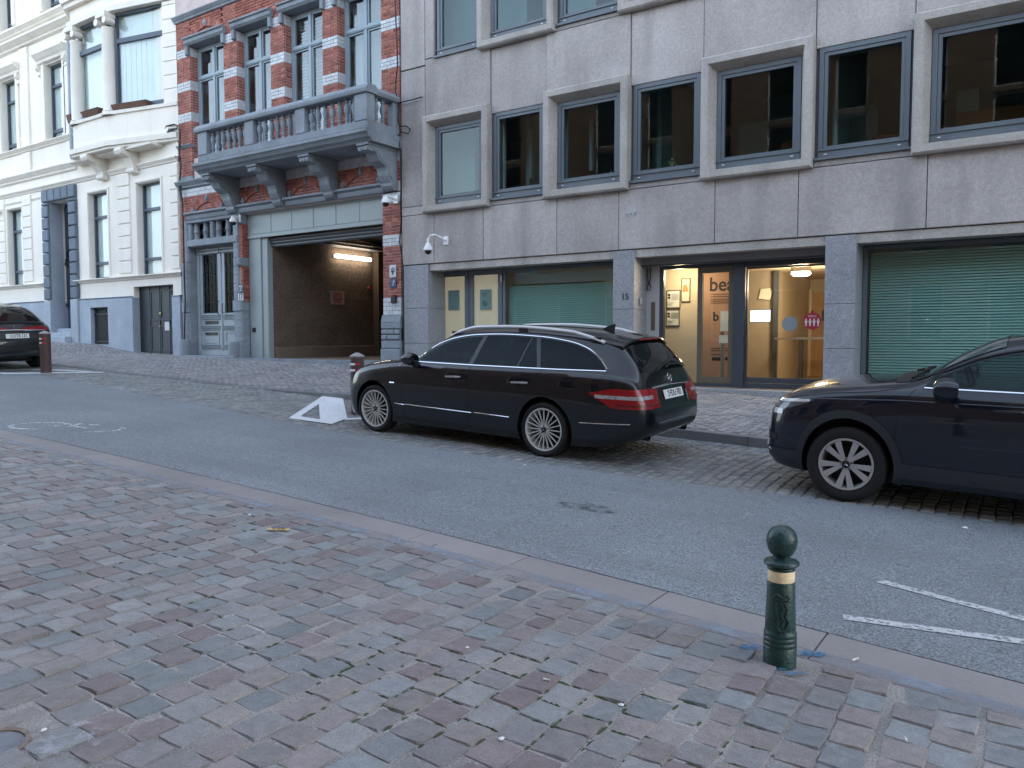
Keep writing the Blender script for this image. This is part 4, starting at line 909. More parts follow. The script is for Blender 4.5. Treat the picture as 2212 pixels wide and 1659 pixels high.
# stone door surround: coursed blocks, rounded on the opening side
def pier_block(x0, x1, z0, z1, y0, yb, rr=.06, nm='surround_block'):
    pl = [(x0, yb), (x0, y0+rr*.3), (x0+rr*.3, y0)]+[(x1-rr+rr*math.sin(t), y0+rr-rr*math.cos(t)) for t in (0, R(30), R(60), R(90))]+[(x1, yb)]
    MB().prism(pl, 'z', z0+.004, z1-.004).build(nm, m_blues, BH, 50)
zb = [1.0, 1.60, 1.74, 1.98, 2.20, 2.46, 2.76, 3.0, 3.24, 3.48, 3.72, 3.97]
for k, (z0, z1) in enumerate(zip(zb, zb[1:])):
    o_ = .07 if k < 1 else (.05 if 4 < k < 6 else .02)
    pier_block(-21.79, -21.44, z0, z1, 14.19-o_, 14.46, .08); pier_block(-19.29 if k != 5 else -19.31, -19.03 if k > 5 else -18.90, z0, z1, 14.19-o_, 14.455, .05)
for (x0, x1) in ((-21.6, -21.42), (-19.27, -19.04)):
    for z0, z1 in ((3.97, 4.25), (4.25, 4.58), (4.58, 4.95), (4.95, 5.19)): pier_block(x0, x1, z0, z1, 14.17, 14.46, .04)
MB().lathe([(.16, 0), (.17, .05), (.17, .5), (.15, .58)], (-19.2, 14.10, 1.0), 14).build('guard_stone', m_blues, BH, True); MB().lathe([(.17, 0), (.18, .04), (.18, .58), (.15, .65)], (-21.6, 14.14, 1.0), 14).build('guard_stone', m_blues, BH, True)
for x in (-18.96,): piece('corbel_stone', m_blues, BH, (x-.07, x+.07, 14.08, 14.45, 3.73, 3.95), c=.04); piece('corbel_stone', m_blues, BH, (x-.07, x+.07, 14.08, 14.45, 4.9, 5.18), c=.05)
piece('transom_beam', m_blues, BH, (-21.42, -19.05, 14.13, 14.46, 4.40, 4.60), c=.02); piece('transom_beam', m_blues, BH, (-21.42, -19.05, 14.15, 14.46, 5.10, 5.19), c=.01)
for x in (-21.36, -20.3, -19.18): piece('transom_mullion', m_blues, BH, (x-.07, x+.07, 14.18, 14.46, 4.60, 5.10), c=.03)
piece('transom_back', m_black, BH, (-21.42, -19.05, 14.44, 14.47, 4.6, 5.1))
for (a, b_) in ((-21.29, -20.37), (-20.23, -19.25)):
    g = MB()
    for k in range(2): g.lathe([(.09, 0), (.1, .03), (.08, .06), (.085, .2), (.1, .22), (.1, .25), (.085, .27), (.08, .45), (.1, .5)], (a+.13+.45*k, 14.32, 4.6), 10)
    g.build('transom_column', m_blues, BH, 50)
    g = MB()
    for k in range(3):
        cx_ = a+.35+.2*k; g.tube([(cx_+.075*math.cos(t)*(1-t/9), 14.36, 4.82+.11*math.sin(t)*(1-t/9)) for t in np.linspace(0, 7, 18)], .013, 5); g.tube([(cx_+.1, 14.37, 4.6), (cx_+.1, 14.37, 5.1)], .012, 5)
    g.build('iron_scroll', m_iron, BH)
# stone base of the right pillar, threshold step
for z0, z1, o_ in ((1.05, 1.42, .05), (1.42, 1.62, .02), (1.9, 2.07, .03)): piece('pillar_base', m_blues, BH, (-13.54, -12.90, 14.17-o_, 14.6, z0+.004, z1-.004), c=.015)
piece('pillar_base', m_blues, BH, (-13.50, -12.92, 14.18, 14.6, 1.62, 1.9)); MB().prism([(14.6, 2.07), (14.14, 2.07), (14.19, 2.24), (14.6, 2.24)], 'x', -13.53, -12.91).build('pillar_base', m_blues, BH)
for (a, b_, z0, z1) in ((-13.53, -13.36, 1.64, 1.75), (-13.34, -12.93, 1.64, 1.75), (-13.53, -13.12, 1.77, 1.88), (-13.10, -12.93, 1.77, 1.88)): piece('pillar_base', m_blues, BH, (a, b_, 14.13, 14.19, z0, z1), c=.02)
# plates and small fittings: top-level things
m_plate = mat('m_plate_blue', (.035, .065, .16), .35, var=.03); m_plw = mat('m_plate_white', (.60, .63, .65), .35, var=.04)
def plate(name, x0, x1, z0, z1, y, m, label, cat='plate'):
    r_ = empty(name, ((x0+x1)/2, y, z0), label, cat); piece('panel', m, r_, (x0, x1, y, y+.012, z0, z1), c=.004); return r_
q0, q1 = e4(1952, 870, 14.17), e4(2008, 757, 14.17); r_ = plate('wall_plate', q0.x, q1.x, q0.z, q1.z, 14.175, m_plw, 'white plate with a grey emblem on the brick garage pillar', 'plate')
b = MB().lathe([(.07, 0), (.07, .003)], ((q0.x+q1.x)/2+.01, 14.171, q1.z-.12), 12, 'y'); b.box((q0.x+q1.x)/2-.02, (q0.x+q1.x)/2+.03, 14.171, 14.174, q1.z-.24, q1.z-.15); b.build('emblem', mat('m_emblem', (.25, .28, .32), .6), r_)
b = MB(); [b.box(q0.x+.03, q1.x-.03-.02*(k % 2), 14.171, 14.174, q0.z+.04+.035*k, q0.z+.055+.035*k) for k in range(4)]; b.build('small_print', m_steel, r_)
q0, q1 = e4(1955, 960, 14.17), e4(2010, 880, 14.17); r_ = plate('wall_plate', q0.x, q1.x, q0.z, q1.z, 14.175, m_plate, 'dark blue plate with a white stroke on the brick garage pillar', 'plate')
b = MB().prism([(q0.x+.09, q0.z+.05), (q0.x+.11, q0.z+.05), (q1.x-.04, q0.z+.2), (q1.x-.06, q0.z+.2)], 'y', 14.171, 14.174); b.build('stroke_print', m_plw, r_); text('lettering', '1 SPSS', .05, m_plw, r_, ((q0.x+q1.x)/2, 14.172, q1.z-.06))
q0, q1 = e4(1968, 1092, 14.15), e4(2007, 1022, 14.15); tag(piece('intercom_box', m_black, None, (q0.x, q1.x, 14.13, 14.19, q0.z, q1.z), c=.01), 'small black intercom box on the pale band of the garage pillar', 'intercom')
q0, q1 = e4(637, 1000, 14.15), e4(675, 932, 14.15); r_ = plate('wall_plate', q0.x, q1.x, q0.z, q1.z, 14.155, m_plate, 'blue plate with a pale stroke above the house number 17', 'plate')
MB().prism([(q0.x+.06, q0.z+.03), (q0.x+.08, q0.z+.03), (q1.x-.03, q0.z+.17), (q1.x-.05, q0.z+.17)], 'y', 14.151, 14.154).build('stroke_print', m_plw, r_); piece('stripe_print', m_plw, r_, (q0.x+.03, q1.x-.02, 14.151, 14.154, q1.z-.05, q1.z-.025))
q0, q1 = e4(635, 1072, 14.15), e4(677, 1005, 14.15); r_ = plate('house_number', q0.x, q1.x, q0.z, q1.z, 14.157, m_plw, 'white number plate reading 17 beside the townhouse door', 'house number')
text('digits', '17', .24, m_ink, r_, ((q0.x+q1.x)/2, 14.154, (q0.z+q1.z)/2), sx=.72, bold=.004)
q = e4(768, 1325, 14.36); tag(piece('key_switch', m_black, None, (q.x-.06, q.x+.06, 14.37, 14.40, q.z-.06, q.z+.06), c=.006), 'small square black key switch on the garage jamb', 'switch'); 
def dome_camera(label, p, arm):
    """dome camera on a bracket; p = centre of the dome"""
    r_ = empty('security_camera', p, label, 'camera')
    MB().lathe([(.02, .17), (.05, .16), (.075, .10), (.10, .06), (.105, 0), (.09, -.01)], p, 18).build('housing', m_white, r_, 50)
    MB().lathe([(.075, -.01), (.07, -.05), (.05, -.08), (.01, -.095)], p, 16).build('dome', m_black, r_, True)
    pts = [Vector(p)+Vector(a) for a in arm]; MB().tube(pts, .028, 8).build('arm', m_white, r_, True)
    e = pts[-1]; piece('wall_mount', m_white, r_, (e.x-.07, e.x+.07, e.y, e.y+.03, e.z-.1, e.z+.1), c=.01)
p = e6(300, 410, 13.75); dome_camera('white dome camera on a curved arm on the concrete wall', p, [(0, 0, .15), (0, 0, .26), (.02, .06, .33), (.06, .16, .36), (.12, .28, .31), (.16, .42, .25)])
p = e4(1922, 218, 13.85); dome_camera('white dome camera above the garage pillar', p, [(0, 0, .12), (.0, .1, .16), (.02, .2, .15), (.03, .3, .12)])
p = e4(595, 385, 13.95); dome_camera('white dome camera beside the barred transom above the door', p, [(0, 0, .12), (.0, .06, .16), (.01, .12, .15), (.01, .16, .12)])
# cables along the house edges
def cable(name, pts, r, label): return tag(MB().tube(pts, r, 6).build(name, m_black, None, True), label, 'cable')
cable('facade_cable', [e3(a, b_, 14.12) for a, b_ in ((2000, -80), (2008, 150), (2020, 400), (2025, 560), (2010, 700), (2005, 800), (2020, 850), (2035, 950), (2030, 1050), (2045, 1100), (2100, 1098), (2135, 1125), (2120, 1165), (2060, 1150), (2030, 1180), (2040, 1250), (2052, 1400), (2055, 1650))]+[e4(a, b_, 14.12) for a, b_ in ((2050, 200), (2055, 380), (2042, 560), (2060, 660), (2075, 800), (2078, 1200), (2080, 1560))], .016, 'thin black cable looping down between the brick and concrete fronts')
cable('facade_cable', [e3(a, b_, 14.12) for a, b_ in ((2040, 895), (2100, 880), (2150, 870), (2215, 850))]+[e3(2240, 845, 14.19)], .014, 'short black cable stub crossing onto the concrete wall')
cable('facade_cable', [e1(a, b_, 14.1) for a, b_ in ((1340, 1075), (1360, 1030), (1420, 1015), (1455, 1030), (1440, 1050), (1380, 1055), (1365, 1080), (1440, 1050), (1468, 1060), (1470, 1140), (1465, 1250), (1478, 1350), (1470, 1450), (1465, 1540), (1480, 1640))]+[e2(a, b_, 14.1) for a, b_ in ((1470, 60), (1490, 200), (1495, 320), (1500, 520), (1505, 800), (1512, 1000), (1508, 1200), (1505, 1440))], .022, 'thick black cable running down between the white and brick houses')
# ================================================================== white townhouse with oriel
m_wht = mat('m_white_render', (.86, .80, .71), .8, var=.05, vs_=1.2, bump=.12, bs=40, fine=.03, stain=.35, stain_col=(.52, .50, .45))
m_wstone = mat('m_white_stone', (.78, .73, .65), .8, var=.06, vs_=2, bump=.15, bs=40, stain=.25, stain_col=(.45, .43, .40))
m_plin = mat('m_plinth_stone', (.36, .41, .47), .75, var=.16, vs_=1.3, speck=.1, ss=80, bump=.2, fine=.08, stain=.35, stain_col=(.25, .28, .33), rnd=.04)
m_bsd = mat('m_dark_bluestone', (.13, .165, .205), .7, var=.15, vs_=2, rnd=.1, bump=.2)
m_navy = mat('m_navy_frame', (.075, .10, .135), .5, var=.06); m_shade = mat('m_window_shade', (.74, .80, .79), .9, var=.06, vs_=2)
m_wglass = glass('m_white_house_glass', (.85, .90, .90), .04)
m_dwood = mat('m_dark_garage_door', (.045, .055, .065), .55, var=.1)
m_planter = mat('m_planter', (.13, .07, .05), .8, var=.2, vs_=8)
WH = empty('white_townhouse', (-28, FY, 1.5), 'white rendered townhouse with blue stone base, stone door surround and oriel window', 'house')
WX0, WX1 = -37., -21.86
# openings: (x0, x1, z0, z1, depth, kind)
OPS = [(-32.95, -31.79, 3.70, 6.55, .18, 'w'), (-29.67, -28.27, 1.62, 6.54, .40, 'd'), (-27.07, -25.87, 3.70, 6.57, .18, 'w'), (-24.12, -22.81, 3.68, 6.58, .19, 'w'),
       (-33.1, -31.9, 8.70, 11.35, .19, 'w'), (-29.72, -28.48, 8.75, 11.35, .19, 'w'), (-24.46, -22.28, 1.15, 3.34, .22, 'g'), (-27.04, -25.94, 1.48, 2.73, .12, 'b'), (-33.0, -32.0, 13.2, 15.6, .26, 'w'), (-29.7, -28.5, 13.2, 15.6, .26, 'w')]
xs = sorted({WX0, WX1}|{o[0] for o in OPS}|{o[1] for o in OPS}); zs = sorted({.8, 3.0, 16.5}|{o[2] for o in OPS}|{o[3] for o in OPS})
wl_, pl_ = MB(), MB()
for a, b_ in zip(xs, xs[1:]):
    run = None
    for z0, z1 in zip(zs, zs[1:]):
        hole = any(o[0] <= a+1e-6 and b_ <= o[1]+1e-6 and o[2] <= z0+1e-6 and z1 <= o[3]+1e-6 for o in OPS)
        if not hole: (pl_ if z1 <= 3.0 else wl_).box(a, b_, 14.2 if z1 > 3 else 14.14, 14.7, z0, z1)
wl_.build('wall', m_wht, WH); pl_.build('plinth', m_plin, WH)
back = MB(); back.box(WX0, WX1, 20, 20.2, .8, 16.5); back.box(WX0, WX0+.2, 14.7, 20, .8, 16.5); back.box(WX1-.05, WX1, 14.7, 20, .8, 16.5); back.box(WX0, WX1, 14.2, 20.2, 16.5, 16.8); back.build('rear_wall', m_wht, WH)
for (x0, x1, z0, z1, dp, kd) in OPS:
    y = 14.2+dp
    if kd == 'w':
        f = ring(MB(), x0, x1, z0, z1, .06, y, y+.08); zt = z0+(z1-z0)*.72; f.box(x0+.06, x1-.06, y-.01, y+.07, zt-.045, zt+.045)
        if z0 < 5: f.box(x0+.06, x1-.06, y-.005, y+.07, z0+.48, z0+.57)
        else: f.box(x0+.06, x1-.06, y-.005, y+.07, z0+.25, z0+.36)
        w_ = f.build('window', m_navy, WH); piece('pane', m_wglass, w_, (x0+.05, x1-.05, y+.035, y+.045, z0+.05, z1-.05)); piece('shade', m_shade, w_, (x0+.05, x1-.05, y+.10, y+.12, z0+.05, z1-.05))
        if 3 < z0 < 8:     # thin raised architrave
            piece('architrave', m_wht, WH, (x0-.10, x0-.01, 14.165, 14.21, z0, z1+.02), (x1+.01, x1+.10, 14.165, 14.21, z0, z1+.02), (x0-.1, x1+.1, 14.163, 14.21, z1+.021, z1+.10), c=.01)
        else:
            piece('architrave', m_wht, WH, (x0-.22, x0-.01, 14.13, 14.21, z0, z1+.02), (x1+.01, x1+.22, 14.13, 14.21, z0, z1+.02), c=.02)
            MB().prism(mould(14.2, z1+.02, z1+.42, .28), 'x', x0-.42, x1+.42).build('hood_mould', m_wstone, WH, 35)
            for xx in (x0-.40, x1+.22): MB().prism([(14.2, z1-.35), (14.1, z1-.33), (14.13, z1-.2), (14.03, z1-.1), (14.02, z1+.02), (14.2, z1+.02)], 'x', xx, xx+.18).build('hood_bracket', m_wstone, WH)
    elif kd == 'g':
        d_ = piece('garage_door', m_dwood, WH, (x0, x1, y, y+.06, z0-.2, z1)); n = 4; W = (x1-x0)/n
        for k in range(n):
            for (a, b_) in ((.12, .95), (1.10, z1-z0-.12)): ring(MB(), x0+W*k+.04, x0+W*(k+1)-.04, z0+a, z0+b_, .05, y-.02, y+.01).build('panel_moulding', m_dwood, d_)
        for k in range(n+1): piece('stile', m_dwood, d_, (max(x0, x0+W*k-.025), min(x1, x0+W*k+.025), y-.03, y+.005, z0-.05, z1))
        piece('lock', mat('m_brass_lock', (.45, .30, .10), .35, metal=.8), d_, (x0+W*2.05, x0+W*2.2, y-.045, y-.02, z0+1.3, z0+1.36), (x0+W*2.0, x0+W*2.1, y-.045, y-.02, z0+.9, z0+.93))
        tag(piece('paper_notice', m_paper, None, (x0+W*2.55, x0+W*3.0, y-.036, y-.031, z0+.78, z0+1.05)), 'white paper notice pinned on the dark garage door', 'notice')
    elif kd == 'b':
        piece('basement_panel', m_dwood, WH, (x0, x1, y, y+.05, z0, z1)); g = MB(); n = 15
        for k in range(n): g.tube([(x0+(x1-x0)*(k+.5)/n, y-.05, z0+.02), (x0+(x1-x0)*(k+.5)/n, y-.05, z1-.22)], .012, 5)
        for z in (z0+.08, z1-.24, z1-.03): g.box(x0, x1, y-.065, y-.035, z, z+.03)
        for k in range(7): cx_ = x0+(x1-x0)*(k+.5)/7; g.tube([(cx_+.06*math.cos(t), y-.05, z1-.12+.075*math.sin(t)) for t in np.linspace(0, 2*math.pi, 11)[:-1]], .01, 4, True)
        g.build('basement_grille', m_iron, WH)
    else:
        piece('door_reveal', m_plin, WH, (x0, x0+.012, 14.16, y, 2.05, z1), (x0+.012, x1, y-.05, y, z1-.04, z1))
        d_ = piece('front_door', m_navy, WH, (x0, x1, y+.1, y+.16, 2.04, z1)); xm = (x0+x1)/2
        g = MB(); 
        for k in range(9): x = x0+.08+(x1-x0-.16)*k/8; g.tube([(x, y+.06, 2.9), (x, y+.06, z1-.1)], .014, 5)
        for cz_ in (4.4,): g.tube([(xm+.62*math.cos(t), y+.05, cz_+.62*math.sin(t)) for t in np.linspace(0, math.pi, 14)], .04, 6)
        g.tube([(xm+.48*math.cos(t), y+.05, 4.4+.48*math.sin(t)) for t in np.linspace(0, math.pi, 12)], .025, 6)
        for k in range(5):
            for s_ in (-1, 1): g.tube([(xm+s_*(.28+.13*math.cos(t)), y+.05, 5.3+.25*k+.11*math.sin(t)) for t in np.linspace(0, 5.5, 10)], .018, 5)
        g.box(x0, x1, y+.03, y+.08, 4.34, 4.42); g.box(x0, x1, y+.03, y+.08, 2.85, 2.93)
        g.build('door_grille', m_iron, d_); piece('door_panel', m_navy, d_, (x0+.1, xm-.05, y+.08, y+.1, 2.15, 2.8), (xm+.05, x1-.1, y+.08, y+.1, 2.15, 2.8), c=.02)
        for k in range(3): piece('door_step', m_plin, WH, (x0-.02+.0*k, x1+.02, 13.86+.2*k, y+.1, 1.35, 1.75+.145*k), c=.02)
piece('shading_storeys', m_wht, WH, (WX0, WX1, 14.3, 20, 16.81, 20))  # unseen top block added to shade the opposite side of the street
# blocks of dark stone round the door
zz = 3.06
while zz < 6.5:
    h = .42
    for (a, b_) in ((-30.13, -29.675), (-28.265, -27.79)): piece('door_block', m_bsd, WH, (a, b_, 14.09, 14.3, zz+.015, min(zz+h, 6.53)-.015), c=.03)
    zz += h
n = 5
for k in range(n): a = -30.13+(2.34)*k/n; piece('door_block', m_bsd, WH, (a+.012, a+2.34/n-.012, 14.09, 14.3, 6.55, 6.97), c=.03)
for (a, b_) in ((-30.1, -29.675), (-28.265, -27.78)): piece('door_block', m_plin, WH, (a, b_, 14.08, 14.3, 1.2, 3.04), c=.02)
# quoin blocks: raised, with grooves between
for (a, b_) in ((-25.22, -24.50), (-22.28, -21.87), (-33.75, -33.15), (-31.68, -31.05)):
    zz = 3.78
    while zz < 6.6: piece('quoin', m_wht, WH, (a, b_, 14.155, 14.25, zz+.013, zz+.385), c=.018); zz += .40
def wmould(z0, z1, out, x0=WX0, x1=WX1, m=m_wstone): MB().prism(mould(14.2, z0, z1, out), 'x', x0, x1).build('string_course', m, WH, 35)
wmould(3.56, 3.69, .15, WX0, -30.13); wmould(3.56, 3.69, .15, -28.0, WX1); wmould(2.98, 3.05, .09, WX0, -30.13, m_plin); wmould(2.98, 3.05, .09, -27.78, -24.5, m_plin); wmould(2.93, 2.99, .09, -22.25, WX1, m_plin)
wmould(7.0, 7.16, .12); wmould(7.45, 7.74, .22, WX0, -27.75); wmould(8.50, 8.68, .18, WX0, -27.75); wmould(12.25, 12.55, .30, WX0, -27.6); wmould(12.8, 13.0, .2, WX0, -27.6); wmould(6.72, 6.80, .05, WX0, -30.2)
for a, b_ in ((-31.5, -30.9), (-28.35, -27.85)): piece('pilaster_strip', m_wht, WH, (a, b_, 14.13, 14.21, 8.69, 12.24), (a, b_, 14.13, 14.21, 7.75, 8.49), c=.015)
tag(MB().lathe([(.09, 0), (.1, .1), (.03, .16)], (-33.4, 14.05, 6.45), 12).build('wall_lantern', m_white, None, True), 'small white box lantern high on the white house wall', 'lantern')
MB().tube([(-27.80, 14.06, 7.80), (-27.80, 14.06, 9.5), (-27.80, 14.06, 12.2)], .055, 10).build('downpipe', m_plin, WH, True)
# --- oriel
A, B, D = Vector((-26.75, 13.6)), Vector((-24.65, 13.6)), Vector((-21.80, 14.19)); A0 = Vector((-27.72, 14.19))
def grow(d): return [(A0.x-d*.3, 14.25), (A0.x-d*.2, 14.19), (A.x-d*.4, A.y-d), (B.x+d*.2, B.y-d), (D.x+d*.05, D.y-d*.6), (D.x, 14.25)]
ori = MB().prism(grow(0), 'z', 7.86, 8.66).build('oriel', m_wht, WH)
for z0, z1, d in ((7.62, 7.70, .06), (7.70, 7.86, .13), (8.66, 8.76, .07), (11.78, 11.95, .10), (12.35, 12.5, .16), (12.5, 12.62, .24)): MB().prism(grow(d), 'z', z0, z1-.001).build('oriel_moulding', m_wstone, ori)
MB().prism(grow(0), 'z', 11.951, 12.349).build('oriel_frieze', m_wht, ori); MB().prism(grow(.02), 'z', 12.62, 14.5).build('oriel_upper_wall', m_wht, ori)
MB().prism([(A0.x, 14.19), (A.x+.25, A.y+.32), (B.x-.05, B.y+.32), (D.x-1.2, 14.19)], 'z', 8.76, 11.78).build('oriel_shade', m_shade, ori)
dv = (D-B).normalized(); nv = Vector((dv.y, -dv.x))
def on_cant(t, off, z): p = B+dv*t+nv*off; return (p.x, p.y, z)
def cant_box(t0, t1, o0, o1, z0, z1): 
    v = [on_cant(t, o, z) for z in (z0, z1) for t, o in ((t0, o0), (t1, o0), (t1, o1), (t0, o1))]
    return v, [(3, 2, 1, 0), (4, 5, 6, 7), (0, 1, 5, 4), (1, 2, 6, 5), (2, 3, 7, 6), (3, 0, 4, 7)]
cw0, cw1 = .28, 2.35
b = MB()
for q in ((cw0, cw0+.07, 8.78, 11.77), (cw1-.07, cw1, 8.78, 11.77), (cw0+.07, cw1-.07, 8.78, 8.95), (cw0+.07, cw1-.07, 10.86, 11.0), (cw0+.07, cw1-.07, 11.70, 11.77)): b.add(*cant_box(q[0], q[1], -.22, -.12, q[2], q[3]))
wn_ = b.build('oriel_window', m_navy, ori); b = MB(); b.add(*cant_box(cw0+.05, cw1-.05, -.18, -.17, 8.9, 11.72)); b.build('pane', m_wglass, ori)
b = MB()
for t in np.arange(cw0+.1, cw1-.05, .22): b.add(*cant_box(t, t+.2, -.27-.02*random.random(), -.24, 8.8, 10.86))
b.build('curtain', m_shade, ori)
b = MB(); zz = 8.78
while zz < 11.7: 
    b2 = MB(); b2.add(*cant_box(cw1+.01, 2.9, -.2, .0, zz, min(zz+.40, 11.77)-.012)); b2.build('oriel_block', m_wht, ori); zz += .41
ring(MB(), A.x+.25, B.x-.05, 8.78, 11.77, .07, 13.72, 13.82, .2).build('oriel_window', m_navy, ori); piece('pane', m_wglass, ori, (A.x+.3, B.x-.1, 13.77, 13.78, 8.9, 11.72)); piece('transom_bar', m_navy, ori, (A.x+.32, B.x-.12, 13.71, 13.81, 10.86, 11.0))
for (cx_, cy_) in ((A.x+.15, A.y+.12), (B.x+.02, B.y+.10)):
    MB().lathe([(.27, 0), (.27, .05), (.23, .09), (.25, .12), (.21, .16), (.215, 1.2), (.195, 2.62), (.21, 2.66), (.20, 2.7)], (cx_, cy_, 8.66), 20).build('column', m_wstone, ori, 50)
    b = MB().box(cx_-.27, cx_+.27, cy_-.27, cy_+.2, 11.62, 11.78)
    for sx in (-.24, .24): b.lathe([(.11, -.3), (.11, .0), (.04, .05)], (cx_+sx, cy_+.02, 11.5), 12, 'y')
    b.build('capital', m_wstone, ori, 50)
for x in (-25.95, -24.15):      # scrolled brackets under the oriel
    yo = 13.5 if x < -25 else 13.62
    pts = [(14.2, 7.62), (yo, 7.62), (yo-.04, 7.52), (yo+.02, 7.42), (yo+.12, 7.40), (yo+.28, 7.36), (14.0, 7.12), (14.03, 6.98), (14.1, 6.90), (14.2, 6.88)]
    MB().prism(pts, 'x', x-.19, x+.19).build('oriel_bracket', m_wstone, WH, 30); q = MB()
    for (yy, z_, r_) in ((yo+.06, 7.5, .08), (14.08, 6.98, .09)): q.lathe([(r_, -.21), (r_, .21)], (x, yy, z_), 14, 'x')
    q.build('bracket_scroll', m_wstone, WH, 40)
piece('oriel_soffit', m_wstone, WH, (-27.5, -22.6, 13.75, 14.2, 7.55, 7.62))
def planter(name, v, label): 
    b = MB(); b.add(v, [(3, 2, 1, 0), (4, 5, 6, 7), (0, 1, 5, 4), (1, 2, 6, 5), (2, 3, 7, 6), (3, 0, 4, 7)]); r_ = b.build(name, m_planter); tag(r_, label, 'planter', 'planters on the oriel sill'); return r_
def tapered(t0, t1, o0, o1, z0, z1, e=.05): 
    lo = [on_cant(t, o, z0) for t, o in ((t0+e, o0-e), (t1-e, o0-e), (t1-e, o1), (t0+e, o1))]; hi = [on_cant(t, o, z1) for t, o in ((t0, o0), (t1, o0), (t1, o1), (t0, o1))]; return lo+hi
planter('window_planter', tapered(.28, 1.75, .12, -.1, 8.765, 8.93), 'long brown window box under the wide oriel window')
planter('window_planter', [(-25.9+.05, 13.50, 8.765), (-25.0, 13.50, 8.765), (-25.0, 13.7, 8.765), (-25.85, 13.7, 8.765), (-25.95, 13.42, 8.93), (-24.9, 13.42, 8.93), (-24.9, 13.7, 8.93), (-25.95, 13.7, 8.93)], 'brown window box between the two oriel columns')
planter('window_planter', [(-27.05, 13.60, 8.765), (-26.85, 13.60, 8.765), (-26.85, 13.75, 8.765), (-27.05, 13.75, 8.765), (-27.1, 13.55, 9.05), (-26.8, 13.55, 9.05), (-26.8, 13.75, 9.05), (-27.1, 13.75, 9.05)], 'small brown pot at the far corner of the oriel')
# ================================================================== parked cars
def pchip(xs, ys):
    xs = np.array(xs, float); ys = np.array(ys, float); h = np.diff(xs); d = np.diff(ys)/h; m = np.zeros(len(xs)); m[0], m[-1] = d[0], d[-1]
    for i in range(1, len(xs)-1):
        if d[i-1]*d[i] > 0: w1, w2 = 2*h[i]+h[i-1], h[i]+2*h[i-1]; m[i] = (w1+w2)/(w1/d[i-1]+w2/d[i])
    def f(x):
        i = int(np.clip(np.searchsorted(xs, x)-1, 0, len(h)-1)); t = (x-xs[i])/h[i]
        return float(ys[i]*(1+2*t)*(1-t)**2+m[i]*h[i]*t*(1-t)**2+ys[i+1]*t*t*(3-2*t)+m[i+1]*h[i]*t*t*(t-1))
    return f
m_tyre = mat('m_tyre', (.012, .012, .013), .8, var=.1, bump=.2, bs=60); m_rim = mat('m_rim_alloy', (.62, .60, .57), .3, metal=.25, var=.05); m_rimd = mat('m_rim_dark', (.02, .02, .022), .5, metal=.4)
m_rimm = mat('m_rim_matt', (.40, .385, .37), .42, metal=.2, var=.06)
m_chr = mat('m_chrome', (.72, .73, .75), .12, metal=1, var=0); m_cglass = mat('m_car_glass', (.004, .005, .006), .02, var=0, spec=.38); m_rubber = mat('m_trim_black', (.012, .012, .013), .6, var=.05)
m_red = mat('m_tail_red', (.24, .006, .010), .15, var=.05, coat=.6); m_lens = mat('m_lens_clear', (.62, .62, .62), .12, var=.25, vs_=30, coat=.8); m_lensd = mat('m_lens_dark', (.10, .11, .12), .08, var=.4, vs_=18, coat=1)
m_plt = mat('m_number_plate', (.78, .78, .76), .45, var=.03); m_clad = mat('m_cladding', (.022, .026, .03), .65, var=.1)
def paint(name, col):
    m = mat(name, col, .35, var=0, spec=.2, coat=1.); b = m.node_tree.nodes['Principled BSDF']; b.inputs['Coat Roughness'].default_value = .02; b.inputs['Coat IOR'].default_value = 1.5; return m
m_alu = mat('m_satin_alu', (.72, .72, .73), .4, metal=.35, var=0)
m_gloss = mat('m_gloss_black', (.006, .006, .007), .12, var=0, spec=.5)
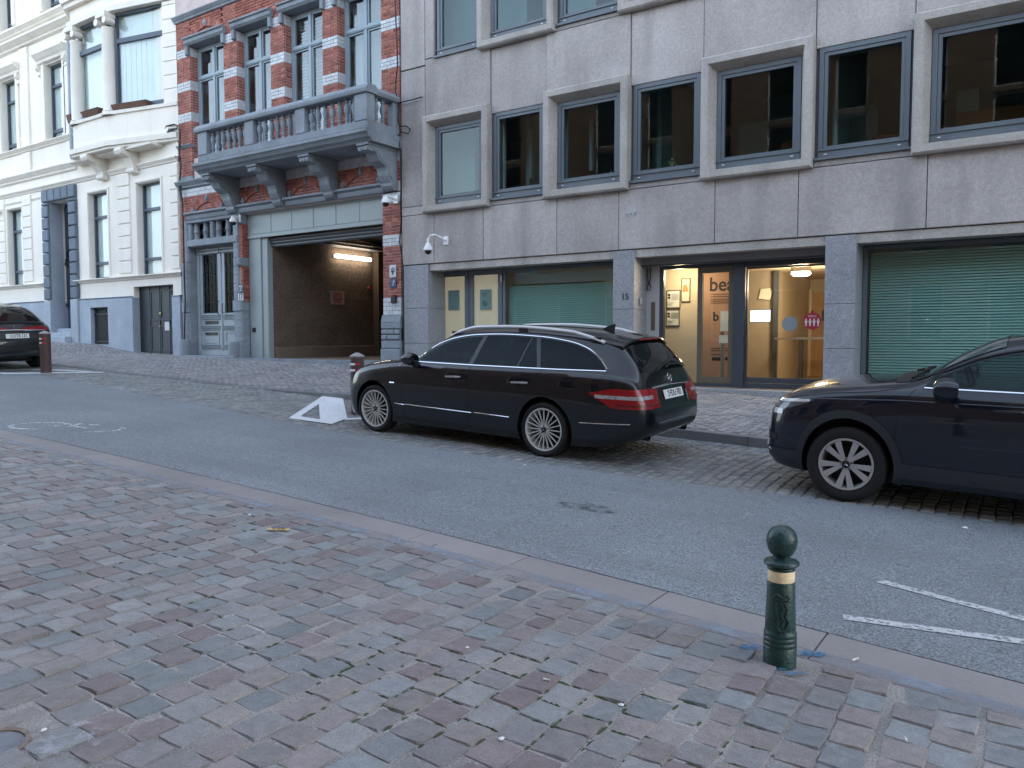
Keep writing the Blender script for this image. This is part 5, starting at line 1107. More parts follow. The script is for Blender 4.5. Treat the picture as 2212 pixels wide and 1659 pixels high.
class Car:
    def __init__(s, name, label, loc, rot, pnt, sx=1, sy=1, sz=1):
        s.root = empty(name, loc, label, 'car', 'cars parked along the far kerb'); s.root['local'] = 1; s.root.rotation_euler = rot; s.pnt = pnt; s.k = (sx, sy, sz)
    def loft(s, X, rows, arches, n=110, cabin=None):
        """rows = [(y-list, z-list)] from the underside centre to the roof centre, given at stations X"""
        kx, ky, kz = s.k
        fy = [pchip(X, r[0]) for r in rows]; fz = [pchip(X, r[1]) for r in rows]
        L = X[-1]; t = np.linspace(0, 1, n); xs = L*(t+.055*np.sin(2*np.pi*t)*-1); xs[0], xs[-1] = 0, L; xs = np.sort(np.clip(xs, 0, L))
        loops = []
        for x in xs:
            pts = [(fy[i](x), fz[i](x)) for i in range(len(rows))]; dense = []
            for i in range(len(pts)-1):
                p0, p1, p2, p3 = pts[max(i-1, 0)], pts[i], pts[i+1], pts[min(i+2, len(pts)-1)]
                if i == 0: p0 = (-p2[0], p2[1])
                if i == len(pts)-2: p3 = (-p1[0], p1[1])
                for k in range(4):
                    u = k/4; c = [.5*(2*p1[a]+(p2[a]-p0[a])*u*.8+(2*p0[a]-5*p1[a]+4*p2[a]-p3[a])*u*u*.8+(3*p1[a]-p0[a]-3*p2[a]+p3[a])*u**3*.8)+((p2[a]-p1[a])*u-.5*((p2[a]-p0[a])*u*0))*0 for a in (0, 1)]
                    # blend towards the chord keeps creases from overshooting
                    lin = [p1[a]+(p2[a]-p1[a])*u for a in (0, 1)]
                    crv = [.5*(2*p1[a]+(p2[a]-p0[a])*u+(2*p0[a]-5*p1[a]+4*p2[a]-p3[a])*u*u+(3*p1[a]-p0[a]-3*p2[a]+p3[a])*u**3) for a in (0, 1)]
                    dense.append(tuple(.25*lin[a]+.75*crv[a] for a in (0, 1)))
            dense.append(pts[-1])
            right = [(x*kx, y*ky, z*kz) for y, z in dense]; left = [(x*kx, -y*ky, z*kz) for y, z in dense[1:-1][::-1]]
            loops.append(right+left)
        m = len(loops[0]); v = [p for l in loops for p in l]; f = []
        for i in range(len(loops)-1):
            for k in range(m): f.append((i*m+k, i*m+(k+1) % m, (i+1)*m+(k+1) % m, (i+1)*m+k))
        f += [tuple(range(m))[::-1], tuple(range((len(loops)-1)*m, len(loops)*m))]
        b = MB(); b.add(v, f); me = b.mesh('body', s.pnt, 35)
        bm = bmesh.new(); bm.from_mesh(me); s.bvh = BVHTree.FromBMesh(bm); bm.free()
        o = bpy.data.objects.new('body', me); C.objects.link(o); cut = []
        for (ax, az, r_) in arches:
            q = MB().lathe([(r_, -1.6), (r_, 1.6)], (ax, 0, az), 48, 'y'); co = bpy.data.objects.new('cut', q.mesh('cut', m_rubber)); C.objects.link(co); cut.append(co)
            md = o.modifiers.new('arch', 'BOOLEAN'); md.operation = 'DIFFERENCE'; md.object = co; md.solver = 'EXACT'
        if cabin:
            q = MB().prism(cabin, 'y', -1.3, 1.3); co = bpy.data.objects.new('cut', q.mesh('cut', m_rubber)); C.objects.link(co); cut.append(co)
            md = o.modifiers.new('cabin', 'BOOLEAN'); md.operation = 'DIFFERENCE'; md.object = co; md.solver = 'EXACT'
        dg = bpy.context.evaluated_depsgraph_get(); me2 = bpy.data.meshes.new_from_object(o.evaluated_get(dg)); o.modifiers.clear(); o.data = me2; me2.name = 'body'
        for p in me2.polygons: p.use_smooth = True
        try: me2.set_sharp_from_angle(angle=R(35))
        except Exception: pass
        for co in cut: bpy.data.objects.remove(co)
        o.parent = s.root; s.body = o
        L_ = L*kx; piece('underbody', m_rubber, s.root, (.5, L_-.85, -.62*ky, .62*ky, .19, .70*kz))
    def hit(s, o, d):
        r_ = s.bvh.ray_cast(Vector(o), Vector(d).normalized()); return (r_[0], r_[1]) if r_[0] is not None else (None, None)
    def cast(s, kind, a, b_, off):
        """kind 's': side at (x, z); 'r': rear at (y, z); 'f': front at (y, z); 't': top at (x, y); ('c', cx, cy): corner, angle a, height b"""
        if kind == 's': o, d = (a, -3, b_), (0, 1, 0)
        elif kind == 'r': o, d = (8, a, b_), (-1, 0, 0)
        elif kind == 'f': o, d = (-3, a, b_), (1, 0, 0)
        elif kind == 't': o, d = (a, b_, 4), (0, 0, -1)
        else:
            _, cx, cy = kind; dv_ = Vector((math.sin(a), -math.cos(a), 0)); o = Vector((cx, cy, b_))+dv_*4; d = -dv_
        p, n_ = s.hit(o, d)
        if p is None: return None
        if n_.dot(Vector(d)) > 0: n_ = -n_
        return p+n_*off
    def patch(s, name, m, kind, fn, nu, nv, off=.004, mirror=True, parent=None):
        """sheet lying on the body: fn(u, v) gives the two cast coordinates"""
        out = []
        for sg in ((1, -1) if mirror else (1,)):
            g = [[s.cast(kind, *fn(i/nu, j/nv), off) for j in range(nv+1)] for i in range(nu+1)]; b = MB(); idx = {}
            for i in range(nu+1):
                for j in range(nv+1):
                    if g[i][j] is not None: p = g[i][j]; idx[i, j] = len(b.v); b.v.append((p.x, p.y*sg, p.z))
            for i in range(nu):
                for j in range(nv):
                    q = [(i, j), (i+1, j), (i+1, j+1), (i, j+1)]
                    if all(t in idx for t in q): b.f.append(tuple(idx[t] for t in (q if sg > 0 else q[::-1])))
            me = bpy.data.meshes.new(name); me.from_pydata(b.v, [], b.f); me.materials.append(m); me.polygons.foreach_set('use_smooth', [True]*len(me.polygons))
            out.append(link(name, me, parent or s.root))
        return out
    def strip(s, name, m, kind, pts, r_, off=.002, mirror=True, n=30, parent=None):
        """thin tube that follows the body along a polyline of cast coordinates"""
        P = np.array(pts, float); t = np.concatenate([[0], np.cumsum(np.linalg.norm(np.diff(P, axis=0), axis=1))]); t /= t[-1]; q = []
        for u in np.linspace(0, 1, n):
            c = s.cast(kind, float(np.interp(u, t, P[:, 0])), float(np.interp(u, t, P[:, 1])), off)
            if c is not None: q.append(c)
        out = []
        for sg in ((1, -1) if mirror else (1,)):
            if len(q) > 1: out.append(MB().tube([(p.x, p.y*sg, p.z) for p in q], r_, 6).build(name, m, parent or s.root, True))
        return out
    def wheel(s, x, yo, r_, rim_r, style):
        """wheel whose outer face is at |y| = yo"""
        for sg in (-1, 1):
            y = lambda t: sg*(yo-t); w_ = .225
            disc = MB().lathe([(rim_r*.62, 0), (rim_r*.62, .02)], (x, y(.12)-.01, r_), 28, 'y').build('wheel', m_rimd, s.root, 40)
            MB().lathe([(rim_r-.01, sg*-w_), (rim_r+.02, sg*-w_), (r_-.03, sg*-(w_)), (r_, sg*-(w_-.03)), (r_, sg*-.03), (r_-.012, sg*-.012), (r_-.035, 0), (rim_r+.03, sg*-.004), (rim_r+.002, sg*-.014), (rim_r-.01, sg*-.02)], (x, sg*yo, r_), 48, 'y', False).build('tyre', m_tyre, disc, 40)
            MB().lathe([(rim_r+.004, sg*-.016), (rim_r+.0, sg*-.006), (rim_r-.014, sg*-.008), (rim_r-.022, sg*-.03), (rim_r-.03, sg*-.12), (rim_r-.03, sg*-.2)], (x, sg*yo, r_), 48, 'y', False).build('rim', m_rim if style == 'multi' else m_rimm, disc, 40)
            MB().lathe([(rim_r-.03, 0), (rim_r-.03, sg*.004)], (x, y(.16), r_), 32, 'y').build('wheel_well_disc', m_rimd, disc)
            sp = MB(); hubr = .062
            def bar(a0, a1, w0, w1, y0, y1, th=.018):
                v = []
                for (rr2, an, wd, yy) in ((hubr*.8, a0, w0, y0), (rim_r-.018, a1, w1, y1)):
                    cx_, cz_ = x+rr2*math.sin(an), r_+rr2*math.cos(an); tx, tz = math.cos((a0+a1)/2), -math.sin((a0+a1)/2)
                    v += [(cx_-tx*wd, y(yy), cz_-tz*wd), (cx_+tx*wd, y(yy), cz_+tz*wd), (cx_+tx*wd*.7, y(yy+th), cz_+tz*wd*.7), (cx_-tx*wd*.7, y(yy+th), cz_-tz*wd*.7)]
                sp.add(v, [(3, 2, 1, 0), (4, 5, 6, 7), (0, 1, 5, 4), (1, 2, 6, 5), (2, 3, 7, 6), (3, 0, 4, 7)])
            if style == 'multi':
                for k in range(20): a = 2*math.pi*k/20; bar(a, a, .0065, .0055, .028, .012)
            elif style == 'twin':
                for k in range(5):
                    a = 2*math.pi*k/5+R(36)
                    for e in (-1, 1): bar(a+e*.16, a+e*.25, .016, .030, .03, .012, .03)
            else:
                for k in range(10): a = 2*math.pi*k/10; bar(a, a+.1, .012, .016, .03, .014)
            sp.lathe([(hubr, sg*-.02), (hubr, sg*0), (hubr*.55, sg*.004)], (x, y(.03), r_), 24, 'y'); sp.build('spokes', m_rim if style == 'multi' else m_rimm, disc)['kind'] = 'stuff'
            cp = MB().lathe([(.036, 0), (.036, sg*.006), (.03, sg*.010)], (x, y(.026), r_), 20, 'y').build('hub_cap', m_rimd, disc, 40)
            if style != 'plain':
                st = MB()
                for k in range(3): a = 2*math.pi*k/3; st.tube([(x, y(.0145), r_), (x+.024*math.sin(a), y(.0145), r_+.024*math.cos(a))], [.0045, .0012], 5)
                st.build('emblem', m_chr, disc)
            bl = MB()
            for k in range(5): a = 2*math.pi*k/5; bl.lathe([(.009, 0), (.009, sg*.003)], (x+.05*math.sin(a), y(.026), r_+.05*math.cos(a)), 8, 'y')
            bl.build('wheel_bolts', m_rimd, disc)['kind'] = 'stuff'
def warp_car(car, fx, fz):
    """adjusts the proportions of everything but the wheels"""
    def rec(o, root):
        for ch in o.children:
            if ch.name.startswith('wheel'): continue
            if ch.location.length > 1e-6:
                l = ch.location; ch.location = (fx(l.x), l.y, fz(l.z)); continue
            if ch.type == 'MESH':
                for v in ch.data.vertices: v.co.x = fx(v.co.x); v.co.z = fz(v.co.z)
            rec(ch, root)
    rec(car.root, car.root)
def star(name, root, c, r_, face):
    """three-pointed star in a ring; face: unit normal"""
    n_ = Vector(face).normalized(); up = Vector((0, 0, 1)); up = (up-n_*up.dot(n_)).normalized(); rt = n_.cross(up); c = Vector(c); b = MB()
    b.tube([c+up*r_*math.cos(t)+rt*r_*math.sin(t) for t in np.linspace(0, 2*math.pi, 25)[:-1]], r_*.09, 6, True)
    for k in range(3): a = 2*math.pi*k/3; b.tube([c, c+up*r_*math.cos(a)*.97+rt*r_*math.sin(a)*.97], [r_*.16, r_*.03], 6)
    return b.build(name, m_chr, root, True)
def number_plate(root, c, face_rz, tilt, body):
    """Belgian plate; c = centre of its front face in car coordinates, facing +x (rear)"""
    b = MB().box(-.26, .26, -.004, .004, -.055, .055); o = b.build('number_plate', m_plt, root); o.location = c; o.rotation_euler = (tilt, 0, face_rz)
    m_dk = mat('m_plate_red', (.03, .018, .02), .6, var=0)
    t = text('plate_text', body, .108, m_dk, o, (.025, -.0052, 0), world=False, sx=.80, bold=.0015, extrude=.001)
    e = MB().box(-.258, -.218, -.0055, -.0045, -.052, .052).build('plate_band', mat('m_plate_band', (.03, .09, .35), .5, var=0), o)
    f = ring(MB(), -.262, .262, -.058, .058, .008, -.006, .003).build('plate_rim', m_rubber, o)
    return o
m_sglass = glass('m_car_side_glass', (.20, .25, .24), .018, refl=(.75, .85, .9)); m_pglass = glass('m_privacy_glass', (.006, .008, .009), .018, refl=(.75, .85, .9)); m_seat = mat('m_seat', (.03, .03, .032), .8, var=.1)
def cabin_poly(x0, x1, bot, top, n=24):
    xs = np.linspace(x0, x1, n); return [(x, bot(x)+.012) for x in xs]+[(x, max(top(x)-.012, bot(x)+.014)) for x in xs[::-1]]
def cabin_fit(car, xf, xr, z, dash):
    for x, n_ in ((xf, 'front_seat'), (xr, 'rear_seat')):
        for sg in (-1, 1):
            b = MB().prism([(x-.10, z-.05), (x+.06, z-.05), (x+.14, z+.17), (x+.06, z+.18)], 'y', sg*.37-.22, sg*.37+.22); b.prism([(x+.06, z+.20), (x+.16, z+.19), (x+.19, z+.31), (x+.10, z+.32)], 'y', sg*.37-.12, sg*.37+.12); b.build(n_, m_seat, car.root, 40)
    c_ = Vector((dash+.22, -.37, z+.03)); MB().tube([c_+Vector((.06*math.sin(t)*-1, .18*math.cos(t), .16*math.sin(t))) for t in np.linspace(0, 2*math.pi, 21)[:-1]], .014, 6, True).build('steering_wheel', m_seat, car.root, True)
def side_windows(car, spec, bot, top, pillars=(), gl=None):
    """spec = [(xa_bottom, xa_top, xb_bottom, xb_top)], bot/top = functions of x"""
    for (a0, a1, b0, b1) in spec:
        def fn(u, v):
            xb = a0+(b0-a0)*u; xt = a1+(b1-a1)*u; zb = bot(xb); zt = max(top(xt), bot(xt)+.002); return xb+(xt-xb)*v, zb+(zt-zb)*v
        car.patch('side_window', (gl[spec.index((a0, a1, b0, b1))] if gl else m_cglass), 's', fn, 26, 10, .006)
    for (a0, a1, b0, b1) in pillars:
        def fn(u, v):
            xb = a0+(b0-a0)*u; xt = a1+(b1-a1)*u; zb = bot(xb)-.01; zt = top(xt)+.008; return xb+(xt-xb)*v, zb+(zt-zb)*v
        car.patch('window_pillar', m_gloss, 's', fn, 3, 10, .003)

# ------------------------------------------------------------------ black estate car
sk = math.atan(SL); roll = .09/2.4
def set_on_lane(x, y): return (x, y, -SL*x+cl(8.0)+(y-8.0)*roll)
est = Car('estate_car', 'black estate car with chrome roof rails parked in front of the office', set_on_lane(-8.745, 9.06), (roll, sk, R(-1.3)), paint('m_black_paint', (.002, .003, .0055)))
X = [0, .06, .18, .4, .8, 1.3, 1.5, 1.8, 2.15, 2.6, 3.2, 3.8, 4.2, 4.45, 4.6, 4.72, 4.80, 4.86, 4.895]
rows_e = [
 ([0]*19, [.24, .21, .19, .18, .17, .17, .17, .17, .17, .17, .17, .17, .18, .21, .25, .29, .33, .37, .40]),
 ([.40, .55, .68, .74, .78, .80, .80, .80, .80, .80, .80, .80, .78, .74, .68, .62, .56, .52, .46], [.24, .21, .19, .18, .17, .17, .17, .17, .17, .17, .17, .17, .18, .21, .25, .29, .33, .37, .40]),
 ([.52, .67, .79, .86, .885, .895, .895, .895, .895, .895, .895, .895, .885, .86, .82, .77, .72, .66, .58], [.28, .25, .23, .22, .215, .215, .215, .215, .215, .215, .215, .215, .22, .25, .29, .33, .37, .41, .44]),
 ([.57, .72, .835, .89, .915, .918, .918, .918, .918, .918, .918, .918, .912, .89, .86, .82, .78, .71, .62], [.38]*4+[.40]*9+[.42, .43, .44, .46, .48, .49]),
 ([.57, .72, .84, .90, .925, .927, .927, .927, .927, .927, .927, .927, .918, .90, .87, .835, .795, .72, .62], [.48, .52, .57, .62, .64, .645, .645, .645, .645, .645, .645, .645, .645, .64, .635, .625, .61, .58, .55]),
 ([.54, .68, .79, .86, .893, .90, .90, .90, .90, .90, .90, .898, .885, .862, .838, .808, .765, .70, .60], [.55, .61, .69, .775, .855, .895, .90, .905, .91, .915, .925, .935, .935, .93, .915, .88, .77, .645, .60]),
 ([.50, .62, .72, .79, .825, .84, .845, .848, .85, .85, .845, .835, .812, .785, .76, .73, .71, .66, .56], [.58, .65, .735, .82, .905, .950, .958, .962, .966, .972, .985, .997, 1.0, .995, .975, .93, .80, .668, .615]),
 ([.40, .50, .58, .66, .70, .72, .735, .70, .645, .628, .62, .61, .60, .595, .60, .605, .60, .57, .48], [.60, .675, .765, .85, .932, .985, 1.01, 1.165, 1.31, 1.365, 1.385, 1.365, 1.325, 1.27, 1.165, 1.03, .845, .685, .62]),
 ([.22, .28, .32, .37, .40, .41, .41, .40, .38, .37, .365, .36, .355, .35, .35, .35, .35, .32, .26], [.605, .685, .78, .868, .952, 1.005, 1.045, 1.235, 1.395, 1.437, 1.45, 1.435, 1.40, 1.355, 1.215, 1.06, .86, .69, .622]),
 ([0]*19, [.605, .69, .785, .875, .96, 1.015, 1.06, 1.255, 1.415, 1.452, 1.465, 1.452, 1.418, 1.375, 1.235, 1.075, .87, .692, .622])]
FA, RA, TR = .835, 3.71, .335
ZB = None
for x in (FA, RA): est.wheel(x, .905, TR, .262, 'multi')
zbot = lambda x: float(np.interp(x, [1.5, 2.6, 3.8, 4.4], [.985, .995, 1.015, 1.03])); ztop = pchip([1.40, 1.6, 1.85, 2.15, 2.5, 3.0, 3.5, 3.9, 4.15, 4.30, 4.40], [.96, 1.06, 1.18, 1.275, 1.325, 1.345, 1.335, 1.295, 1.225, 1.13, 1.03])
est.loft(X, rows_e, [(FA, TR, .372), (RA, TR, .372)], cabin=cabin_poly(1.62, 4.33, zbot, ztop))
side_windows(est, [(1.56, 1.60, 2.50, 2.61), (2.575, 2.68, 3.26, 3.36), (3.285, 3.385, 3.56, 3.44), (3.62, 3.50, 4.385, 4.385)], zbot, ztop, [(2.50, 2.61, 2.575, 2.68), (3.26, 3.36, 3.285, 3.385), (3.56, 3.44, 3.62, 3.50)], [m_sglass, m_pglass, m_pglass, m_pglass])
cabin_fit(est, 2.40, 3.30, 1.0, 1.62)
est.strip('window_trim', m_chr, 's', [(x, zbot(x)-.014) for x in np.linspace(1.5, 4.41, 30)], .009, .002, n=60)
est.strip('window_trim', m_chr, 's', [(x, ztop(x)+.016) for x in np.linspace(1.47, 4.415, 60)], .008, .002, n=90)
est.patch('windscreen', m_cglass, 't', lambda u, v: (1.53+.62*v-.06*(1-(2*u-1)**2)*(1-v), (2*u-1)*(.66-.07*v)), 24, 12, .005, False)
rwz = lambda v: 1.03+.30*v
est.patch('rear_window', m_cglass, 'r', lambda u, v: ((2*u-1)*(.62-.09*v), 1.01+.325*v), 24, 10, .005, False)
# chrome mouldings, handles, mirrors, seams
for a, b_ in ((1.26, 1.44), (1.455, 2.62), (2.66, 3.22)): est.strip('side_moulding', m_chr, 's', [(a, .452), (b_, .445)], .006, .004)
est.strip('side_moulding', m_chr, 's', [(4.17, .475), (4.72, .50)], .006, .004); est.strip('bumper_trim', m_chr, ('c', 4.2, 0), [(R(55), .50), (R(90), .505)], .006, .004, n=24)
m_seam = mat('m_seam', (.001, .001, .001), .9, var=0)
for pts in ([(1.42, .25), (1.40, .6), (1.50, .97)], [(2.56, .23), (2.55, .6), (2.545, .98)], [(3.42, .26), (3.36, .45), (3.40, .62), (3.60, .80), (3.65, 1.0)], [(4.30, .6), (4.33, .80), (4.42, 1.0)], [(1.42, .25), (2.56, .23), (3.42, .26)]): est.strip('door_seam', m_seam, 's', pts, .0035, -.0015)
for x in (2.30, 3.36):
    for sg in (-1, 1):
        c_ = est.cast('s', x, .835, 0); h_ = MB().tube([(x-.12, sg*c_.y*-1-sg*-.0, .83), (x-.10, sg*(abs(c_.y)+.035), .835), (x+.08, sg*(abs(c_.y)+.035), .84), (x+.12, sg*abs(c_.y), .84)], [.012, .012, .012, .01], 8); h_.build('door_handle', m_chr if True else m_black, est.root, True)
        MB().lathe([(.035, 0), (.02, sg*.004)], (x, sg*(abs(c_.y)+.001), .80), 14, 'y').build('handle_cup', m_seam, est.root)
def mirror(car, x, y, z, m, s_=1.):
    for sg in (-1, 1):
        b = MB(); sec = [(0, .05), (.03, .085), (.09, .1), (.15, .09), (.17, .075)]; v = []
        for dx, h in sec:
            for k in range(12): a = 2*math.pi*k/12; v.append((x+dx*s_*1.0-.05+.02*math.cos(a), sg*(y+.125*s_+(.115*s_)*math.cos(a)), z+h*s_*math.sin(a)*.85))
        f = [(i*12+k, i*12+(k+1) % 12, (i+1)*12+(k+1) % 12, (i+1)*12+k) for i in range(4) for k in range(12)]+[tuple(range(12))[::-1], tuple(range(48, 60))]
        b.add(v, f); o = b.build('door_mirror', m, car.root, 60)
        MB().tube([(x+.03, sg*(y-.05), z-.085*s_), (x+.03, sg*(y+.06), z-.06*s_)], [.05*s_, .035*s_], 8).build('mirror_foot', m_rubber, o, True)
        MB().add([(x+.122*s_, sg*(y+.125*s_+.095*s_*math.cos(2*math.pi*k/12)), z+.062*s_*math.sin(2*math.pi*k/12)) for k in range(12)], [tuple(range(12))]).build('mirror_glass', m_cglass, o)
mirror(est, 1.60, .90, 1.02, est.pnt)
est.strip('mirror_trim', m_chr, 's', [(1.33, .91), (1.50, 1.0)], .007, .003)
est.strip('badge', m_chr, 's', [(1.165, .70), (1.255, .70)], .011, .002)
# roof rails
for sg in (-1, 1):
    px = np.linspace(2.02, 4.30, 26); pts = []
    for t, x in zip(np.linspace(0, 1, 26), px):
        c_ = est.cast('t', x, -.60, 0); pts.append((x, sg*.605, c_.z+.012+.048*min(1, 6*t, 6*(1-t))))
    rl = MB().tube(pts, .019, 8).build('roof_rail', m_alu, est.root, True)
    for x in (2.1, 3.2, 4.2):
        c_ = est.cast('t', x, -.60, 0); piece('rail_foot', m_rubber, rl, (x-.06, x+.06, sg*.605-.015, sg*.605+.015, c_.z-.01, c_.z+.045))
c_ = est.cast('t', 4.05, 0, 0); MB().prism([(3.95, c_.z-.005), (4.02, c_.z+.03), (4.10, c_.z+.065), (4.13, c_.z+.07), (4.12, c_.z-.005)], 'y', -.018, .018).build('antenna_fin', m_rubber, est.root)
# spoiler, brake light, wiper
b = MB(); v = []
for k in range(17):
    y = -.60+1.2*k/16; e = 1-abs(y/.6)**3; z0 = est.cast('t', 4.30, y*.97, 0).z
    v += [(4.26, y, z0+.004), (4.50+.04*e, y, z0-.035+.0*e), (4.51+.04*e, y, z0-.055), (4.40, y, z0-.07)]
b.add(v, [(k*4+i, k*4+(i+1) % 4, k*4+4+(i+1) % 4, k*4+4+i) for k in range(16) for i in range(4)]+[(0, 1, 2, 3), (64, 65, 66, 67)]); sp_ = b.build('roof_spoiler', est.pnt, est.root, 40)
zc = est.cast('t', 4.30, 0, 0).z; piece('brake_light', m_red, sp_, (4.52, 4.553, -.28, .28, zc-.066, zc-.05))
est.strip('wiper', m_rubber, 'r', [(-.02, 1.03), (.12, 1.06), (.42, 1.05)], .011, .015, False)
# tail lights wrapping round the corner
def tail(kx0, kx1, z0, z1, m, nm='tail_light', off=.007, par=None): return est.patch(nm, m, ('c', 4.25, 0), lambda u, v: (R(kx0+(kx1-kx0)*u), (z0(u) if callable(z0) else z0)+((z1(u) if callable(z1) else z1)-(z0(u) if callable(z0) else z0))*v), 22, 6, off, True, par)
tail(1, 55, lambda u: .79-.14*min(1, u*3.2), lambda u: .79+.06*min(1, u*3.2)-.008*u, m_red)
tail(6, 47, lambda u: .742, lambda u: .778, mat('m_lens_grey', (.30, .28, .28), .15, var=.5, vs_=22, coat=.8), 'reflector', .011); tail(20, 56, .668, .70, mat('m_tail_red_dark', (.14, .004, .008), .2, var=.05, coat=.6), 'reflector', .011)
# tailgate: chrome strip, plate, star, bumper
est.strip('tailgate_strip', m_chr, 'r', [(-.52, .845), (0, .862), (.52, .845)], .013, .008, False); 
pc = est.cast('r', 0, .765, 0); pnrm = est.cast('r', 0, .80, 0)-est.cast('r', 0, .73, 0)
number_plate(est.root, (pc.x+.015, 0, .765), R(90), math.atan2(-pnrm.x, pnrm.z)*-1, '2·FDU·783')
b_ = est.cast('r', 0, .925, 0); star('star_emblem', est.root, (b_.x+.016, 0, .925), .047, (1, 0, .35))
est.patch('boot_badge', m_chr, 'r', lambda u, v: (.36+.02*v+.045*u, .66+.12*v), 3, 6, .006, False)
for sg in (-1, 1): MB().lathe([(.05, 0), (.055, .12), (.045, .121), (.04, .05)], (4.68, sg*.52, .335), 16, 'x').build('exhaust', m_rimd, est.root, 50)
est.patch('bumper_inset', m_rubber, 'r', lambda u, v: ((2*u-1)*.56, .42+.05*v), 20, 3, .004, False)
# head lights, grille, front plate, fog lamps
est.patch('head_light', m_lens, ('c', .75, 0), lambda u, v: (R(-72+42*u), .60+.03*u+(.10+.05*u)*v), 16, 6, .006)
est.patch('head_light_lower', m_lensd, ('c', .75, 0), lambda u, v: (R(-74+26*u), .545+.03*u+.05*v), 12, 3, .007)
est.patch('grille', m_rubber, 'f', lambda u, v: ((2*u-1)*(.36+.06*v), .42+.16*v), 16, 6, .006, False); est.patch('lower_grille', m_rubber, 'f', lambda u, v: ((2*u-1)*.5, .27+.08*v), 16, 3, .006, False)
star('star_emblem', est.root, (-.01, 0, .51), .07, (-1, 0, .1))

warp_car(est, lambda x: x+float(np.interp(x, [0, .5, 3.75, 4.9], [.17, 0, 0, .15])), lambda z: z+float(np.interp(z, [.45, .95, 1.5], [0, .068, .105])))
# ------------------------------------------------------------------ dark blue crossover
X2 = [0, .05, .15, .35, .8, 1.15, 1.38, 1.7, 2.05, 2.45, 3.0, 3.45, 3.8, 4.05, 4.2, 4.3, 4.37, 4.424]
def rows_suv(): return [
 ([0]*18, [.30, .27, .24, .22, .21, .21, .21, .21, .21, .21, .21, .21, .23, .28, .32, .36, .40, .45]),
 ([.38, .52, .64, .70, .74, .76, .76, .76, .76, .76, .76, .75, .73, .68, .62, .57, .52, .44], [.30, .27, .24, .22, .21, .21, .21, .21, .21, .21, .21, .21, .23, .28, .32, .36, .40, .45]),
 ([.50, .65, .76, .83, .86, .87, .87, .87, .87, .87, .87, .865, .85, .81, .76, .71, .65, .56], [.36, .33, .30, .28, .27, .27, .27, .27, .27, .27, .27, .27, .29, .33, .37, .41, .45, .49]),
 ([.54, .70, .81, .865, .89, .892, .892, .892, .892, .892, .892, .89, .875, .84, .79, .74, .68, .58], [.45]*4+[.46]*8+[.48, .50, .52, .53, .54, .55]),
 ([.54, .70, .815, .875, .902, .902, .902, .902, .902, .902, .902, .90, .885, .85, .805, .755, .69, .59], [.56, .60, .64, .68, .70, .70, .70, .70, .70, .70, .70, .70, .70, .70, .69, .68, .66, .63]),
 ([.52, .67, .775, .838, .875, .885, .888, .888, .888, .888, .886, .88, .862, .825, .78, .73, .67, .57], [.64, .71, .785, .865, .925, .945, .95, .955, .96, .965, .975, .98, .98, .965, .93, .86, .76, .68]),
 ([.47, .60, .695, .755, .80, .825, .832, .835, .835, .832, .82, .80, .775, .74, .71, .68, .62, .53], [.68, .76, .835, .91, .985, 1.015, 1.022, 1.028, 1.032, 1.04, 1.055, 1.07, 1.075, 1.05, .985, .89, .78, .70]),
 ([.38, .48, .55, .61, .665, .70, .715, .675, .62, .60, .59, .575, .565, .565, .565, .56, .53, .46], [.70, .785, .865, .94, 1.01, 1.045, 1.075, 1.225, 1.355, 1.405, 1.41, 1.375, 1.31, 1.20, 1.06, .915, .79, .705]),
 ([.20, .27, .31, .345, .38, .40, .405, .385, .365, .36, .355, .345, .34, .34, .34, .34, .32, .27], [.71, .80, .885, .96, 1.035, 1.07, 1.11, 1.295, 1.435, 1.475, 1.475, 1.445, 1.385, 1.26, 1.09, .93, .795, .708]),
 ([0]*18, [.71, .805, .89, .968, 1.042, 1.078, 1.12, 1.31, 1.45, 1.49, 1.49, 1.462, 1.405, 1.285, 1.105, .94, .80, .708])]
suv = Car('crossover_car', 'dark blue crossover car with black wheel arch cladding, cut off by the picture edge', set_on_lane(-2.50, 8.97), (roll, sk, R(-.5)), paint('m_blue_paint', (.003, .0065, .014)))
FA2, RA2, TR2 = .865, 3.565, .35
for x in (FA2, RA2): suv.wheel(x, .885, TR2, .238, 'twin')
zb2 = lambda x: float(np.interp(x, [1.3, 2.5, 3.8], [1.05, 1.065, 1.10])); zt2 = pchip([1.30, 1.6, 1.9, 2.2, 2.7, 3.2, 3.6, 3.85, 4.0], [1.05, 1.16, 1.285, 1.35, 1.385, 1.365, 1.29, 1.19, 1.10])
suv.loft(X2, rows_suv(), [(FA2, TR2, .405), (RA2, TR2, .405)], cabin=cabin_poly(1.52, 3.86, zb2, zt2))
side_windows(suv, [(1.46, 1.52, 2.30, 2.33), (2.37, 2.40, 3.18, 3.22), (3.24, 3.28, 3.93, 3.85)], zb2, zt2, [(2.30, 2.33, 2.37, 2.40), (3.18, 3.22, 3.24, 3.28)], [m_sglass, m_sglass, m_pglass])
cabin_fit(suv, 2.25, 3.05, 1.07, 1.55)
suv.strip('window_trim', m_chr, 's', [(x, zb2(x)-.012) for x in np.linspace(1.46, 3.95, 30)], .009, .002, n=60)
suv.strip('window_seal', m_rubber, 's', [(x, zt2(x)+.014) for x in np.linspace(1.33, 3.98, 50)], .011, .002, n=70)
suv.patch('windscreen', mat('m_screen_glass', (.05, .075, .07), .03, var=0, spec=.7, coat=.5), 't', lambda u, v: (1.37+.66*v-.07*(1-(2*u-1)**2)*(1-v), (2*u-1)*(.655-.075*v)), 24, 12, .006, False)
